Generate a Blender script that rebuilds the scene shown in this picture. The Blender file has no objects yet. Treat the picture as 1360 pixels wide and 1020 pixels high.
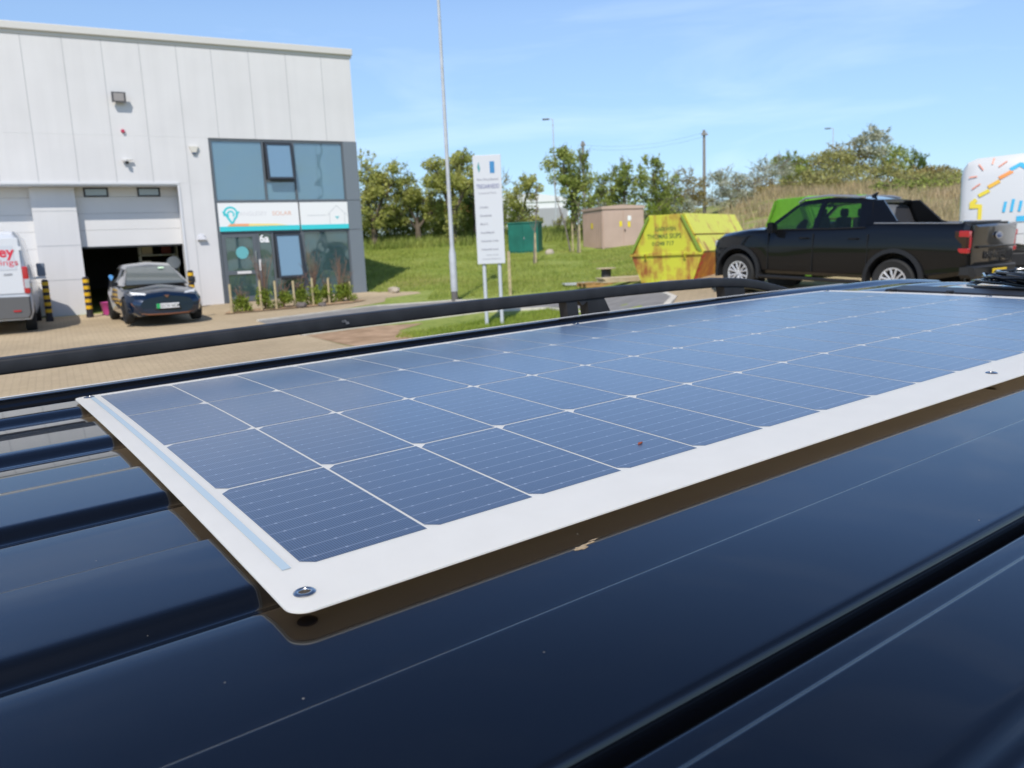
import bpy, bmesh, math, random
import numpy as np
from mathutils import Vector as V, Matrix
R_ = math.radians
random.seed(7); rng = np.random.default_rng(7)
scene = bpy.context.scene
C = scene.collection

# ------------------------------------------------------------------ camera
cd = bpy.data.cameras.new('camera'); cam = bpy.data.objects.new('camera', cd); C.objects.link(cam)
CX = V((0.999, -0.00727, -0.04408)); CY = V((0.04468, 0.16265, 0.98567)); CZ = CX.cross(CY)
cam.matrix_world = Matrix.Translation((0, 0, 2.0)) @ Matrix((CX, CY, CZ)).transposed().to_4x4()
cd.sensor_width = 36; cd.lens = 28.41; cd.clip_start = 0.02; cd.clip_end = 3000
cd.dof.use_dof = True; cd.dof.focus_distance = 0.72; cd.dof.aperture_fstop = 14
scene.camera = cam

# ------------------------------------------------------------------ world and sun
SUN_EL = 50.0; SUN_AZ = math.degrees(math.atan2(-.13, -.99))     # compass: x = sin(az), y = cos(az)
w = bpy.data.worlds.new('World'); scene.world = w; w.use_nodes = True
nt = w.node_tree; bg = nt.nodes['Background']
sky = nt.nodes.new('ShaderNodeTexSky'); sky.sky_type = 'NISHITA'; sky.sun_disc = False
sky.sun_elevation = R_(SUN_EL); sky.sun_rotation = R_(SUN_AZ)
sky.air_density = 1.0; sky.dust_density = .4; sky.ozone_density = 2.0
# thin wisps of cloud, drawn on the sky direction itself
tc = nt.nodes.new('ShaderNodeTexCoord'); mp = nt.nodes.new('ShaderNodeMapping'); mp.inputs['Scale'].default_value = (1.2, 1.2, 6.5)
nz = nt.nodes.new('ShaderNodeTexNoise'); nz.inputs['Scale'].default_value = 1.9; nz.inputs['Detail'].default_value = 7; nz.inputs['Roughness'].default_value = .55; nz.inputs['Distortion'].default_value = .6
rp = nt.nodes.new('ShaderNodeValToRGB'); rp.color_ramp.elements[0].position = .50; rp.color_ramp.elements[0].color = (0, 0, 0, 1); rp.color_ramp.elements[1].position = .85; rp.color_ramp.elements[1].color = (.36, .36, .36, 1)
mx = nt.nodes.new('ShaderNodeMix'); mx.data_type = 'RGBA'; mx.inputs[7].default_value = (7.5, 8.2, 9.0, 1)
L = nt.links
L.new(tc.outputs['Generated'], mp.inputs['Vector']); L.new(mp.outputs[0], nz.inputs['Vector']); L.new(nz.outputs['Fac'], rp.inputs[0])
hs = nt.nodes.new('ShaderNodeHueSaturation'); hs.inputs['Saturation'].default_value = .95; L.new(sky.outputs[0], hs.inputs['Color'])
sx_ = nt.nodes.new('ShaderNodeSeparateXYZ'); L.new(tc.outputs['Generated'], sx_.inputs[0])
er = nt.nodes.new('ShaderNodeValToRGB'); e_ = er.color_ramp.elements; e_[0].position = 0; e_[0].color = (.52, .64, .83, 1); e_[1].position = 1; e_[1].color = (.30, .35, .43, 1)
for p_, c_ in ((.10, (.62, .72, .86, 1)), (.26, (.90, .96, 1.03, 1)), (.42, (.80, .98, 1.22, 1)), (.60, (.42, .53, .72, 1))): q_ = e_.new(p_); q_.color = c_
L.new(sx_.outputs[2], er.inputs[0]); ml = nt.nodes.new('ShaderNodeMix'); ml.data_type = 'RGBA'; ml.blend_type = 'MULTIPLY'; ml.inputs[0].default_value = 1; L.new(hs.outputs[0], ml.inputs[6]); L.new(er.outputs[0], ml.inputs[7])
cf = nt.nodes.new('ShaderNodeMapRange'); cf.inputs[1].default_value = .30; cf.inputs[2].default_value = .62; cf.inputs[3].default_value = .75; cf.inputs[4].default_value = .12; L.new(sx_.outputs[2], cf.inputs[0])
cm = nt.nodes.new('ShaderNodeMath'); cm.operation = 'MULTIPLY'; L.new(rp.outputs[0], cm.inputs[0]); L.new(cf.outputs[0], cm.inputs[1]); L.new(cm.outputs[0], mx.inputs[0]); L.new(ml.outputs[2], mx.inputs[6]); L.new(mx.outputs[2], bg.inputs[0])
bg.inputs[1].default_value = 0.15
sl = bpy.data.lights.new('sun', 'SUN'); sl.energy = 3.6; sl.angle = R_(.53); sl.color = (1, .95, .87)
so = bpy.data.objects.new('sun', sl); C.objects.link(so)
ce = math.cos(R_(SUN_EL))
so.rotation_euler = V((-.13 * ce, -.99 * ce, math.sin(R_(SUN_EL)))).to_track_quat('Z', 'Y').to_euler()
scene.view_settings.view_transform = 'Standard'; scene.view_settings.look = 'None'; scene.view_settings.exposure = 0.25
scene.render.engine = 'CYCLES'; scene.cycles.max_bounces = 10

# ------------------------------------------------------------------ materials
MATS = {}
def mat(name, col, rough=.6, metal=0, var=0, vscale=4, bump=0, bscale=30, coat=0, spec=.5, trans=0, ior=1.45, col2=None, emit=None, alpha=1, crough=.03, island=0):
    if name in MATS: return MATS[name]
    m = bpy.data.materials.new(name); m.use_nodes = True; n = m.node_tree.nodes; l = m.node_tree.links
    b = n['Principled BSDF']; b.inputs['Base Color'].default_value = (*col, 1); b.inputs['Roughness'].default_value = rough
    b.inputs['Metallic'].default_value = metal; b.inputs['Coat Weight'].default_value = coat; b.inputs['Coat Roughness'].default_value = crough
    b.inputs['Specular IOR Level'].default_value = spec; b.inputs['Transmission Weight'].default_value = trans; b.inputs['IOR'].default_value = ior
    b.inputs['Alpha'].default_value = alpha
    if emit: b.inputs['Emission Color'].default_value = (*emit, 1); b.inputs['Emission Strength'].default_value = 1
    t = n.new('ShaderNodeTexCoord')
    if var or col2:
        z = n.new('ShaderNodeTexNoise'); z.inputs['Scale'].default_value = vscale; z.inputs['Detail'].default_value = 5
        l.new(t.outputs['Object'], z.inputs['Vector'])
        r = n.new('ShaderNodeValToRGB'); r.color_ramp.elements[0].position = .35; r.color_ramp.elements[1].position = .65
        c2 = col2 or tuple(min(1, c * (1 + var)) for c in col); c1 = col if col2 else tuple(c * (1 - var) for c in col)
        r.color_ramp.elements[0].color = (*c1, 1); r.color_ramp.elements[1].color = (*c2, 1)
        l.new(z.outputs['Fac'], r.inputs[0]); out = r.outputs[0]
        if island:
            g = n.new('ShaderNodeNewGeometry'); h = n.new('ShaderNodeMapRange'); h.inputs[3].default_value = 1 - island; h.inputs[4].default_value = 1 + island
            l.new(g.outputs['Random Per Island'], h.inputs[0])
            x = n.new('ShaderNodeVectorMath'); x.operation = 'SCALE'; l.new(out, x.inputs[0]); l.new(h.outputs[0], x.inputs['Scale']); out = x.outputs[0]
        l.new(out, b.inputs['Base Color'])
    if bump:
        z2 = n.new('ShaderNodeTexNoise'); z2.inputs['Scale'].default_value = bscale; z2.inputs['Detail'].default_value = 4
        l.new(t.outputs['Object'], z2.inputs['Vector'])
        bp = n.new('ShaderNodeBump'); bp.inputs['Strength'].default_value = bump; bp.inputs['Distance'].default_value = .02
        l.new(z2.outputs['Fac'], bp.inputs['Height']); l.new(bp.outputs[0], b.inputs['Normal'])
    MATS[name] = m
    return m
def N(m): return m.node_tree.nodes, m.node_tree.links

def leafmat(name, c1, c2, island=.35, scale=.8):
    m = mat(name, c1, .65, col2=c2, vscale=scale, island=island, spec=.3)
    n, l = N(m); b = n['Principled BSDF']
    b.inputs['Subsurface Weight'].default_value = 0
    tr = n.new('ShaderNodeBsdfTranslucent'); ms = n.new('ShaderNodeMixShader'); ms.inputs[0].default_value = .42
    src = b.inputs['Base Color'].links[0].from_socket
    l.new(src, tr.inputs[0]); l.new(b.outputs[0], ms.inputs[1]); l.new(tr.outputs[0], ms.inputs[2]); l.new(ms.outputs[0], n['Material Output'].inputs[0])
    return m

# ------------------------------------------------------------------ object helpers
def obj(name, me, m=None, parent=None, smooth=False, **props):
    if isinstance(me, bmesh.types.BMesh):
        bm = me; bmesh.ops.recalc_face_normals(bm, faces=bm.faces)
        me = bpy.data.meshes.new(name); bm.to_mesh(me); bm.free()
    if m is not None: me.materials.clear(); me.materials.append(m)
    if smooth:
        me.shade_smooth()
        try: me.set_sharp_from_angle(angle=R_(smooth if smooth is not True else 35))
        except Exception: pass
    o = bpy.data.objects.new(name, me); C.objects.link(o)
    if parent is not None: o.parent = parent
    for k, v in props.items(): o[k] = v
    return o
def thing(name, label, cat, loc=(0, 0, 0), rz=0, group=None, mw=None):
    o = bpy.data.objects.new(name, None); C.objects.link(o); o.empty_display_size = .1
    if mw is not None: o.matrix_world = mw
    else: o.location = loc; o.rotation_euler = (0, 0, rz)
    o['label'] = label; o['category'] = cat
    if group: o['group'] = group
    return o
def tag(o, label, cat, group=None, loc=None, rz=None):
    o['label'] = label; o['category'] = cat
    if group: o['group'] = group
    if loc is not None: o.location = loc
    if rz is not None: o.rotation_euler = (0, 0, rz)
    return o
def copy_tree(o, label, loc, rz=0):
    def rec(s, par):
        c = s.copy(); C.objects.link(c)
        if par is not None: c.parent = par
        for ch in s.children: rec(ch, c)
        return c
    c = rec(o, None); c['label'] = label; c.location = loc; c.rotation_euler = (0, 0, rz)
    return c
def B(): return bmesh.new()
def box(bm, x0, x1, y0, y1, z0, z1, mtx=None, bev=0):
    r = bmesh.ops.create_cube(bm, size=1)
    vs = r['verts']
    for v in vs:
        v.co = V(((x0 + x1) / 2 + v.co.x * (x1 - x0), (y0 + y1) / 2 + v.co.y * (y1 - y0), (z0 + z1) / 2 + v.co.z * (z1 - z0)))
    if bev:
        es = list({e for v in vs for e in v.link_edges})
        r = bmesh.ops.bevel(bm, geom=es, offset=bev, segments=2, affect='EDGES', profile=.5); vs = list({v for f in r['faces'] for v in f.verts} | {v for v in vs if v.is_valid})
    if mtx is not None:
        for v in vs: v.co = mtx @ v.co
    return bm
def cyl(bm, p0, p1, r0, r1=None, n=12, caps=True):
    p0 = V(p0); p1 = V(p1); r1 = r0 if r1 is None else r1
    d = p1 - p0; q = d.to_track_quat('Z', 'Y').to_matrix()
    a = [bm.verts.new(p0 + q @ V((math.cos(t) * r0, math.sin(t) * r0, 0))) for t in [2 * math.pi * i / n for i in range(n)]]
    b = [bm.verts.new(p1 + q @ V((math.cos(t) * r1, math.sin(t) * r1, 0))) for t in [2 * math.pi * i / n for i in range(n)]]
    for i in range(n): bm.faces.new((a[i], a[(i + 1) % n], b[(i + 1) % n], b[i]))
    if caps: bm.faces.new(a[::-1]); bm.faces.new(b)
    return bm
def tube(bm, pts, r, n=8):
    pts = [V(p) for p in pts]; rs = r if isinstance(r, (list, tuple)) else [r] * len(pts)
    prev = None
    for i, p in enumerate(pts):
        d = (pts[min(i + 1, len(pts) - 1)] - pts[max(i - 1, 0)])
        q = d.to_track_quat('Z', 'Y').to_matrix()
        if i and (d.cross(V((0, 0, 1)))).length < 1e-3: pass
        ring = [bm.verts.new(p + q @ V((math.cos(2 * math.pi * k / n) * rs[i], math.sin(2 * math.pi * k / n) * rs[i], 0))) for k in range(n)]
        if prev:
            # align rings by the nearest start vertex
            off = min(range(n), key=lambda s: (ring[s].co - prev[0].co).length)
            ring = ring[off:] + ring[:off]
            for k in range(n): bm.faces.new((prev[k], prev[(k + 1) % n], ring[(k + 1) % n], ring[k]))
        else: bm.faces.new(ring[::-1])
        prev = ring
    bm.faces.new(prev)
    return bm
def prism(bm, poly, y0, y1, axis='y'):
    """polygon in two coordinates pushed along the third"""
    f = {'y': lambda p, t: V((p[0], t, p[1])), 'x': lambda p, t: V((t, p[0], p[1])), 'z': lambda p, t: V((p[0], p[1], t))}[axis]
    a = [bm.verts.new(f(p, y0)) for p in poly]; b = [bm.verts.new(f(p, y1)) for p in poly]
    n = len(poly)
    for i in range(n): bm.faces.new((a[i], a[(i + 1) % n], b[(i + 1) % n], b[i]))
    bm.faces.new(a[::-1]); bm.faces.new(b)
    return bm
def slab(bm, pts, nrm, t):
    """flat polygon of 3D points given thickness t along nrm"""
    nrm = V(nrm).normalized() * t
    a = [bm.verts.new(V(p)) for p in pts]; b = [bm.verts.new(V(p) + nrm) for p in pts]; n = len(pts)
    for i in range(n): bm.faces.new((a[i], a[(i + 1) % n], b[(i + 1) % n], b[i]))
    bm.faces.new(a[::-1]); bm.faces.new(b)
    return bm
def loft(bm, secs, mirror=True):
    """secs: rings of 3D points, equal length; if mirror the points are half rings with y >= 0"""
    rings = []
    for s in secs:
        full = list(s)
        if mirror: full = full + [(p[0], -p[1], p[2]) for p in reversed(s) if abs(p[1]) > 1e-6]
        rings.append([bm.verts.new(V(p)) for p in full])
    n = len(rings[0])
    for a, b in zip(rings, rings[1:]):
        for i in range(n): bm.faces.new((a[i], a[(i + 1) % n], b[(i + 1) % n], b[i]))
    bm.faces.new(rings[0][::-1]); bm.faces.new(rings[-1])
    return bm
def lathe(bm, prof, n=32, axis='y', c=(0, 0, 0)):
    """prof: (radius, t) pairs turned round the axis"""
    c = V(c); rings = []
    for r, t in prof:
        ring = []
        for k in range(n):
            a = 2 * math.pi * k / n; p = (r * math.cos(a), t, r * math.sin(a)) if axis == 'y' else (r * math.cos(a), r * math.sin(a), t)
            ring.append(bm.verts.new(c + V(p)))
        rings.append(ring)
    for a, b in zip(rings, rings[1:]):
        for i in range(n): bm.faces.new((a[i], a[(i + 1) % n], b[(i + 1) % n], b[i]))
    if prof[0][0] > 1e-4: bm.faces.new(rings[0][::-1])
    if prof[-1][0] > 1e-4: bm.faces.new(rings[-1])
    return bm
def text(s, size, mtx, m, parent, name='lettering', align='LEFT', ext=.002, bold=0, sx=1):
    cu = bpy.data.curves.new(name, 'FONT'); cu.body = s; cu.size = size; cu.extrude = ext; cu.align_x = align; cu.offset = bold; cu.resolution_u = 3
    o = bpy.data.objects.new('tmp', cu); C.objects.link(o)
    me = bpy.data.meshes.new_from_object(o.evaluated_get(bpy.context.evaluated_depsgraph_get()))
    bpy.data.objects.remove(o); me.transform(mtx @ Matrix.Diagonal((sx, 1, 1, 1)))
    return obj(name, me, m, parent)
def face_mtx(origin, right, up):
    r = V(right).normalized(); u = V(up).normalized(); n = r.cross(u)
    return Matrix.Translation(V(origin)) @ Matrix((r, u, n)).transposed().to_4x4()
def cut(o, cutter_bm):
    """bite a shape out of a mesh object"""
    me = bpy.data.meshes.new('c'); bmesh.ops.recalc_face_normals(cutter_bm, faces=cutter_bm.faces); cutter_bm.to_mesh(me); cutter_bm.free()
    c = bpy.data.objects.new('c', me); C.objects.link(c)
    c.matrix_world = o.matrix_world if o.parent is None else Matrix.Identity(4)
    par = o.parent; o.parent = None
    md = o.modifiers.new('b', 'BOOLEAN'); md.operation = 'DIFFERENCE'; md.object = c; md.solver = 'EXACT'
    bpy.context.view_layer.update()
    nm = bpy.data.meshes.new_from_object(o.evaluated_get(bpy.context.evaluated_depsgraph_get()))
    o.modifiers.clear(); mats = [m for m in o.data.materials]; o.data = nm
    nm.materials.clear()
    for m in mats: nm.materials.append(m)
    bpy.data.objects.remove(c); o.parent = par
    nm.shade_smooth(); nm.set_sharp_from_angle(angle=R_(32))
def subdiv(o, lv=1):
    par = o.parent; o.parent = None
    md = o.modifiers.new('s', 'SUBSURF'); md.levels = lv; md.render_levels = lv
    bpy.context.view_layer.update()
    nm = bpy.data.meshes.new_from_object(o.evaluated_get(bpy.context.evaluated_depsgraph_get()))
    o.modifiers.clear(); o.data = nm; o.parent = par; nm.shade_smooth()
def np_mesh(name, verts, faces_n, k):
    """many k-gons in one mesh from arrays"""
    me = bpy.data.meshes.new(name); nv = len(verts); me.vertices.add(nv); me.vertices.foreach_set('co', verts.astype(np.float32).ravel())
    me.loops.add(nv); me.loops.foreach_set('vertex_index', np.arange(nv, dtype=np.int32))
    nf = nv // k; me.polygons.add(nf); me.polygons.foreach_set('loop_start', np.arange(0, nv, k, dtype=np.int32))
    me.polygons.foreach_set('loop_total', np.full(nf, k, dtype=np.int32)); me.update(calc_edges=True)
    return me

# ------------------------------------------------------------------ lie of the land
SK = [-.7, -.1, .08, .2, .35, .6]
YK = [0, 5, 10, 14, 19, 24, 29, 34, 39, 46, 60, 80, 120]
ZT = [[0, 0, .25, .40, .52, .62, .78, 1.3, 1.95, 2.8, 3.2, 3.6, 4],
      [0, 0, .25, .40, .52, .62, .78, 1.3, 1.95, 2.8, 3.2, 3.6, 4],
      [0, 0, .3, .45, .6, .75, 1.0, 1.5, 1.98, 2.8, 3.6, 4, 4],
      [0, 0, .4, .65, 1.0, 1.2, 1.5, 1.8, 2.1, 2.8, 4.0, 5, 5],
      [0, 0, .5, .78, 1.06, 1.4, 1.9, 2.5, 3.2, 4.2, 6.0, 6.5, 6],
      [0, 0, .5, .76, 1.04, 1.4, 1.9, 2.5, 3.2, 4.0, 5.3, 6, 6]]
def gz(x, y):
    if y <= 0: return 0.
    s = x / max(y, 1.); s = min(max(s, SK[0]), SK[-1] - 1e-9); yy = min(y, 119.999)
    i = max(k for k in range(len(SK) - 1) if SK[k] <= s); j = max(k for k in range(len(YK) - 1) if YK[k] <= yy)
    a = (s - SK[i]) / (SK[i + 1] - SK[i]); a = a * a * (3 - 2 * a); b = (yy - YK[j]) / (YK[j + 1] - YK[j])
    q = lambda r: ZT[r][j] * (1 - b) + ZT[r][j + 1] * b
    return q(i) * (1 - a) + q(i + 1) * a

def axis_pts(lo, hi, step, far):
    a = list(np.arange(lo, hi + .01, step)); s = step; v = hi
    while v < far: s *= 1.35; v += s; a.append(v)
    s = step; v = lo
    while v > -far: s *= 1.35; v -= s; a.insert(0, v)
    return a
xs = axis_pts(-35, 60, 1.0, 900); ys = axis_pts(-12, 95, 1.0, 1200)
gm = B(); grid = [[gm.verts.new((x, y, gz(x, y) + (.07 * math.sin(x * 1.3 + y) * math.sin(y * .9) if y > 30 else 0))) for x in xs] for y in ys]
for j in range(len(ys) - 1):
    for i in range(len(xs) - 1): gm.faces.new((grid[j][i], grid[j][i + 1], grid[j + 1][i + 1], grid[j + 1][i]))
m_grass = mat('grass', (.20, .25, .045), .9, col2=(.28, .32, .085), vscale=.5, bump=.6, bscale=14, spec=.15)
def rework_grass(m):
    n, l = N(m); b = n['Principled BSDF']; base = b.inputs['Base Color'].links[0].from_socket
    t = n.new('ShaderNodeTexCoord')
    def noise(sc, lo, hi, det=6):
        z = n.new('ShaderNodeTexNoise'); z.inputs['Scale'].default_value = sc; z.inputs['Detail'].default_value = det; l.new(t.outputs['Object'], z.inputs['Vector'])
        r = n.new('ShaderNodeMapRange'); r.inputs[1].default_value = lo; r.inputs[2].default_value = hi; l.new(z.outputs['Fac'], r.inputs[0]); return r.outputs[0]
    def mixc(f, a, c):
        x = n.new('ShaderNodeMix'); x.data_type = 'RGBA'; l.new(f, x.inputs[0]); l.new(a, x.inputs[6]); x.inputs[7].default_value = (*c, 1); return x.outputs[2]
    o = mixc(noise(.22, .54, .72), base, (.29, .25, .085))
    o = mixc(noise(5, .5, .8), o, (.10, .165, .025))
    # drier, strawy ground up the bank to the right (object x / y)
    s = n.new('ShaderNodeSeparateXYZ'); l.new(t.outputs['Object'], s.inputs[0])
    d = n.new('ShaderNodeMath'); d.operation = 'MULTIPLY_ADD'; l.new(s.outputs[1], d.inputs[0]); d.inputs[1].default_value = -.2; l.new(s.outputs[0], d.inputs[2])
    g = n.new('ShaderNodeMapRange'); l.new(d.outputs[0], g.inputs[0]); g.inputs[1].default_value = 0; g.inputs[2].default_value = 2.5
    h = n.new('ShaderNodeMapRange'); l.new(s.outputs[1], h.inputs[0]); h.inputs[1].default_value = 24; h.inputs[2].default_value = 28
    k = n.new('ShaderNodeMath'); k.operation = 'MULTIPLY'; l.new(g.outputs[0], k.inputs[0]); l.new(h.outputs[0], k.inputs[1])
    x = n.new('ShaderNodeMix'); x.data_type = 'RGBA'; l.new(k.outputs[0], x.inputs[0]); l.new(o, x.inputs[6])
    y = mixc(noise(.6, .4, .65), base, (.34, .27, .15)); l.new(y, x.inputs[7])
    l.new(x.outputs[2], b.inputs['Base Color'])
rework_grass(m_grass)
obj('ground', gm, m_grass, smooth=60, kind='structure')

def drape(name, poly, off, m, step=1.0, kerb=None, **props):
    bm = B(); vs = [bm.verts.new((p[0], p[1], 0)) for p in poly]; bm.faces.new(vs)
    x0, x1 = min(p[0] for p in poly), max(p[0] for p in poly); y0, y1 = min(p[1] for p in poly), max(p[1] for p in poly)
    for k in range(math.ceil(x0 / step), math.floor(x1 / step) + 1):
        bmesh.ops.bisect_plane(bm, geom=bm.verts[:] + bm.edges[:] + bm.faces[:], plane_co=(k * step, 0, 0), plane_no=(1, 0, 0))
    for k in range(math.ceil(y0 / step), math.floor(y1 / step) + 1):
        bmesh.ops.bisect_plane(bm, geom=bm.verts[:] + bm.edges[:] + bm.faces[:], plane_co=(0, k * step, 0), plane_no=(0, 1, 0))
    for v in bm.verts: v.co.z = gz(v.co.x, v.co.y) + off
    bmesh.ops.triangulate(bm, faces=bm.faces)
    for f in bm.faces:
        f.normal_update()
        if f.normal.z < 0: f.normal_flip()
    me = bpy.data.meshes.new(name); bm.to_mesh(me); bm.free()
    return obj(name, me, m, **props)
def ribbon(name, pts, wd, h, m, off=0, n=6, **props):
    """a low kerb-like strip that follows the ground"""
    bm = B(); P = []
    for a, b in zip(pts, pts[1:]):
        for k in range(n): P.append((a[0] + (b[0] - a[0]) * k / n, a[1] + (b[1] - a[1]) * k / n))
    P.append(pts[-1]); prev = None
    for i, p in enumerate(P):
        q = P[min(i + 1, len(P) - 1)]; r = P[max(i - 1, 0)]; d = V((q[0] - r[0], q[1] - r[1], 0)).normalized(); s = V((-d.y, d.x, 0)) * wd / 2
        z = gz(*p) + off; c = V((p[0], p[1], 0))
        ring = [bm.verts.new(c + e + V((0, 0, z + hz))) for e, hz in ((s, -.1), (s, h), (-s, h), (-s, -.1))]
        if prev:
            for k in range(4): bm.faces.new((prev[k], prev[(k + 1) % 4], ring[(k + 1) % 4], ring[k]))
        else: bm.faces.new(ring)
        prev = ring
    bm.faces.new(prev[::-1])
    return obj(name, bm, m, **props)

# block paving: bricks from the Brick texture, turned to the building's line
m_pave = mat('block_paving', (.44, .35, .22), .85, spec=.25)
def paving(m, c1, c2, mortar):
    n, l = N(m); b = n['Principled BSDF']; t = n.new('ShaderNodeTexCoord'); mp = n.new('ShaderNodeMapping')
    mp.inputs['Rotation'].default_value = (0, 0, R_(-29)); l.new(t.outputs['Object'], mp.inputs[0])
    k = n.new('ShaderNodeTexBrick'); k.inputs['Scale'].default_value = 1; k.inputs['Brick Width'].default_value = .21; k.inputs['Row Height'].default_value = .105
    k.inputs['Mortar Size'].default_value = .006; k.inputs['Color1'].default_value = (*c1, 1); k.inputs['Color2'].default_value = (*c2, 1); k.inputs['Mortar'].default_value = (*mortar, 1)
    l.new(mp.outputs[0], k.inputs[0])
    z = n.new('ShaderNodeTexNoise'); z.inputs['Scale'].default_value = .35; z.inputs['Detail'].default_value = 6; l.new(t.outputs['Object'], z.inputs[0])
    r = n.new('ShaderNodeMapRange'); r.inputs[1].default_value = .35; r.inputs[2].default_value = .7; r.inputs[3].default_value = .80; r.inputs[4].default_value = 1.1; l.new(z.outputs['Fac'], r.inputs[0])
    x = n.new('ShaderNodeVectorMath'); x.operation = 'SCALE'; l.new(k.outputs[0], x.inputs[0]); l.new(r.outputs[0], x.inputs['Scale']); l.new(x.outputs[0], b.inputs['Base Color'])
paving(m_pave, (.50, .39, .255), (.44, .345, .22), (.31, .245, .16))
m_tar = mat('tarmac', (.22, .21, .20), .9, var=.12, vscale=3, bump=.3, bscale=60)
m_kerb = mat('kerb_concrete', (.55, .51, .44), .85, var=.1)
m_soil = mat('bare_soil', (.44, .29, .18), .95, col2=(.28, .18, .10), vscale=3, bump=.8, bscale=8)
drape('paving', [(-40, -8), (0, -8), (3, 6), (-1.2, 12.5), (-3.06, 14.8), (-4.24, 16.7), (-6.24, 20.1), (-5.0, 21.9), (-3.75, 24.6), (-3.9, 25.9), (-2.9, 27.2), (-3.1, 27.9), (-5.3, 29.0), (-9.0, 26.9), (-24, 18.6), (-60, 10)], .004, m_pave, kind='structure')
drape('road', [(-6.24, 20.1), (-4.29, 16.6), (-2.9, 17.9), (-.65, 19.5), (.9, 19.1), (1.7, 17.6), (1.9, 15.5), (1.2, 12.4), (2.8, 12), (3.6, 16.5), (3.3, 19.3), (2.0, 21.0), (.2, 22.4), (-1.66, 23.6), (-3.76, 23.0)], .008, m_tar, kind='structure')
drape('yard', [(2.9, 12), (3.1, 15.6), (3.6, 17.2), (3.45, 19.5), (4.2, 21.6), (7, 24), (12, 24), (22, 20), (24, 8), (8, 4), (3.0, 6)], .012, m_pave, kind='structure')
ribbon('kerb', [(-6.24, 20.1), (-3.76, 23.05), (-1.66, 23.65), (.2, 22.45), (2.0, 21.05), (3.3, 19.4)], .10, .04, m_kerb, kind='structure')
ribbon('kerb', [(2.7, 12.2), (2.98, 15.6), (3.5, 17.1), (3.35, 19.3)], .13, .035, m_kerb, kind='structure')
ribbon('kerb', [(-4.27, 16.65), (-2.9, 17.95), (-.65, 19.55), (.9, 19.15), (1.7, 17.6), (1.85, 15.5), (1.2, 12.4)], .1, .05, m_kerb, kind='structure')
drape('bare_soil', [(-3.06, 14.85), (-4.2, 16.6), (-2.9, 17.8), (-1.9, 17.9), (-2.3, 16.7), (-1.8, 15.4), (-.8, 14.2), (-1.2, 12.6)], .007, m_soil, kind='structure')
drape('planting_bed', [(-7.9, 22.5), (-8.05, 23.4), (-5.3, 25.75), (-4.4, 25.3), (-4.75, 24.5)], .03, m_soil, kind='structure')

# ------------------------------------------------------------------ the van we look over
CR_U = .185
def crown(x, y):
    x = x / CR_U; y = y / CR_U
    xx = min(x, 10.5)
    z = -.000429 * x * x - (.0000731 * xx ** 3 if x > 0 else 0) - .00609 * (y - 2) ** 2
    return CR_U * z
RP = Matrix(((0.81659, -0.57715, -0.00836), (0.57641, 0.81614, -0.04087), (0.03041, 0.02856, 0.99913)))
TV = Matrix.Translation((-0.13818, 0.48934, 1.81179)) @ RP.to_4x4()
van = thing('van', 'glossy blue-black van roof filling the foreground, carrying the white-edged solar panel', 'van', mw=TV)
def sst(a, b, t):
    t = min(1, max(0, (t - a) / (b - a))); return t * t * (3 - 2 * t)
SLOTS = [(-.352, -.330), (-.246, -.235), (-.018, .008), (.207, .236), (.445, .49), (.664, .712)]
CREASE = [(-.2705, -.2645), (-.1355, -.1295), (.101, .108), (.332, .342), (.585, .592), (.765, .772)]
def step(y):
    z = 0.
    for (a, b) in SLOTS:
        z += .0055 * sst(a, b, y)
        m = (a + b) / 2
        z -= (.0035 if b - a > .012 else .022) * math.exp(-((y - (a + .35 * (b - a))) / (.33 * (b - a))) ** 2)
    for (a, b) in CREASE: z -= .0055 * sst(a, b, y)
    return z - .0055 * 0
def roofz(x, y):
    z = crown(x, max(y, -.36)) - .0105 + step(y)
    if y > .79: z += .013 * sst(.795, .836, y)
    if y > .845: z -= .09 * ((y - .845) / .06) ** 2
    if y < -.36: z -= .16 * ((-.36 - y) / .26) ** 2
    if x > 1.95: z -= .12 * (x - 1.95) ** 2
    return z
yb = set(np.arange(-.62, .91, .02).round(4))
for a, b in SLOTS: yb |= set(np.linspace(a - .006, b + .006, 13).round(5))
for a, b in CREASE: yb |= set(np.linspace(a - .001, b + .001, 7).round(5))
yb |= set(np.linspace(.79, .905, 24).round(4)); yb = sorted(yb)
xb = sorted(set(np.arange(-1.3, 2.45, .06).round(3)))
bm = B(); G = [[bm.verts.new((x, y, roofz(x, y))) for y in yb] for x in xb]
for i in range(len(xb) - 1):
    for j in range(len(yb) - 1): bm.faces.new((G[i][j], G[i + 1][j], G[i + 1][j + 1], G[i][j + 1]))
m_paint = mat('blue_black_paint', (.0012, .0017, .003), .4, coat=1, crough=.012, spec=.1)
m_paint.node_tree.nodes['Principled BSDF'].inputs['Coat IOR'].default_value = 1.6
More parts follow.
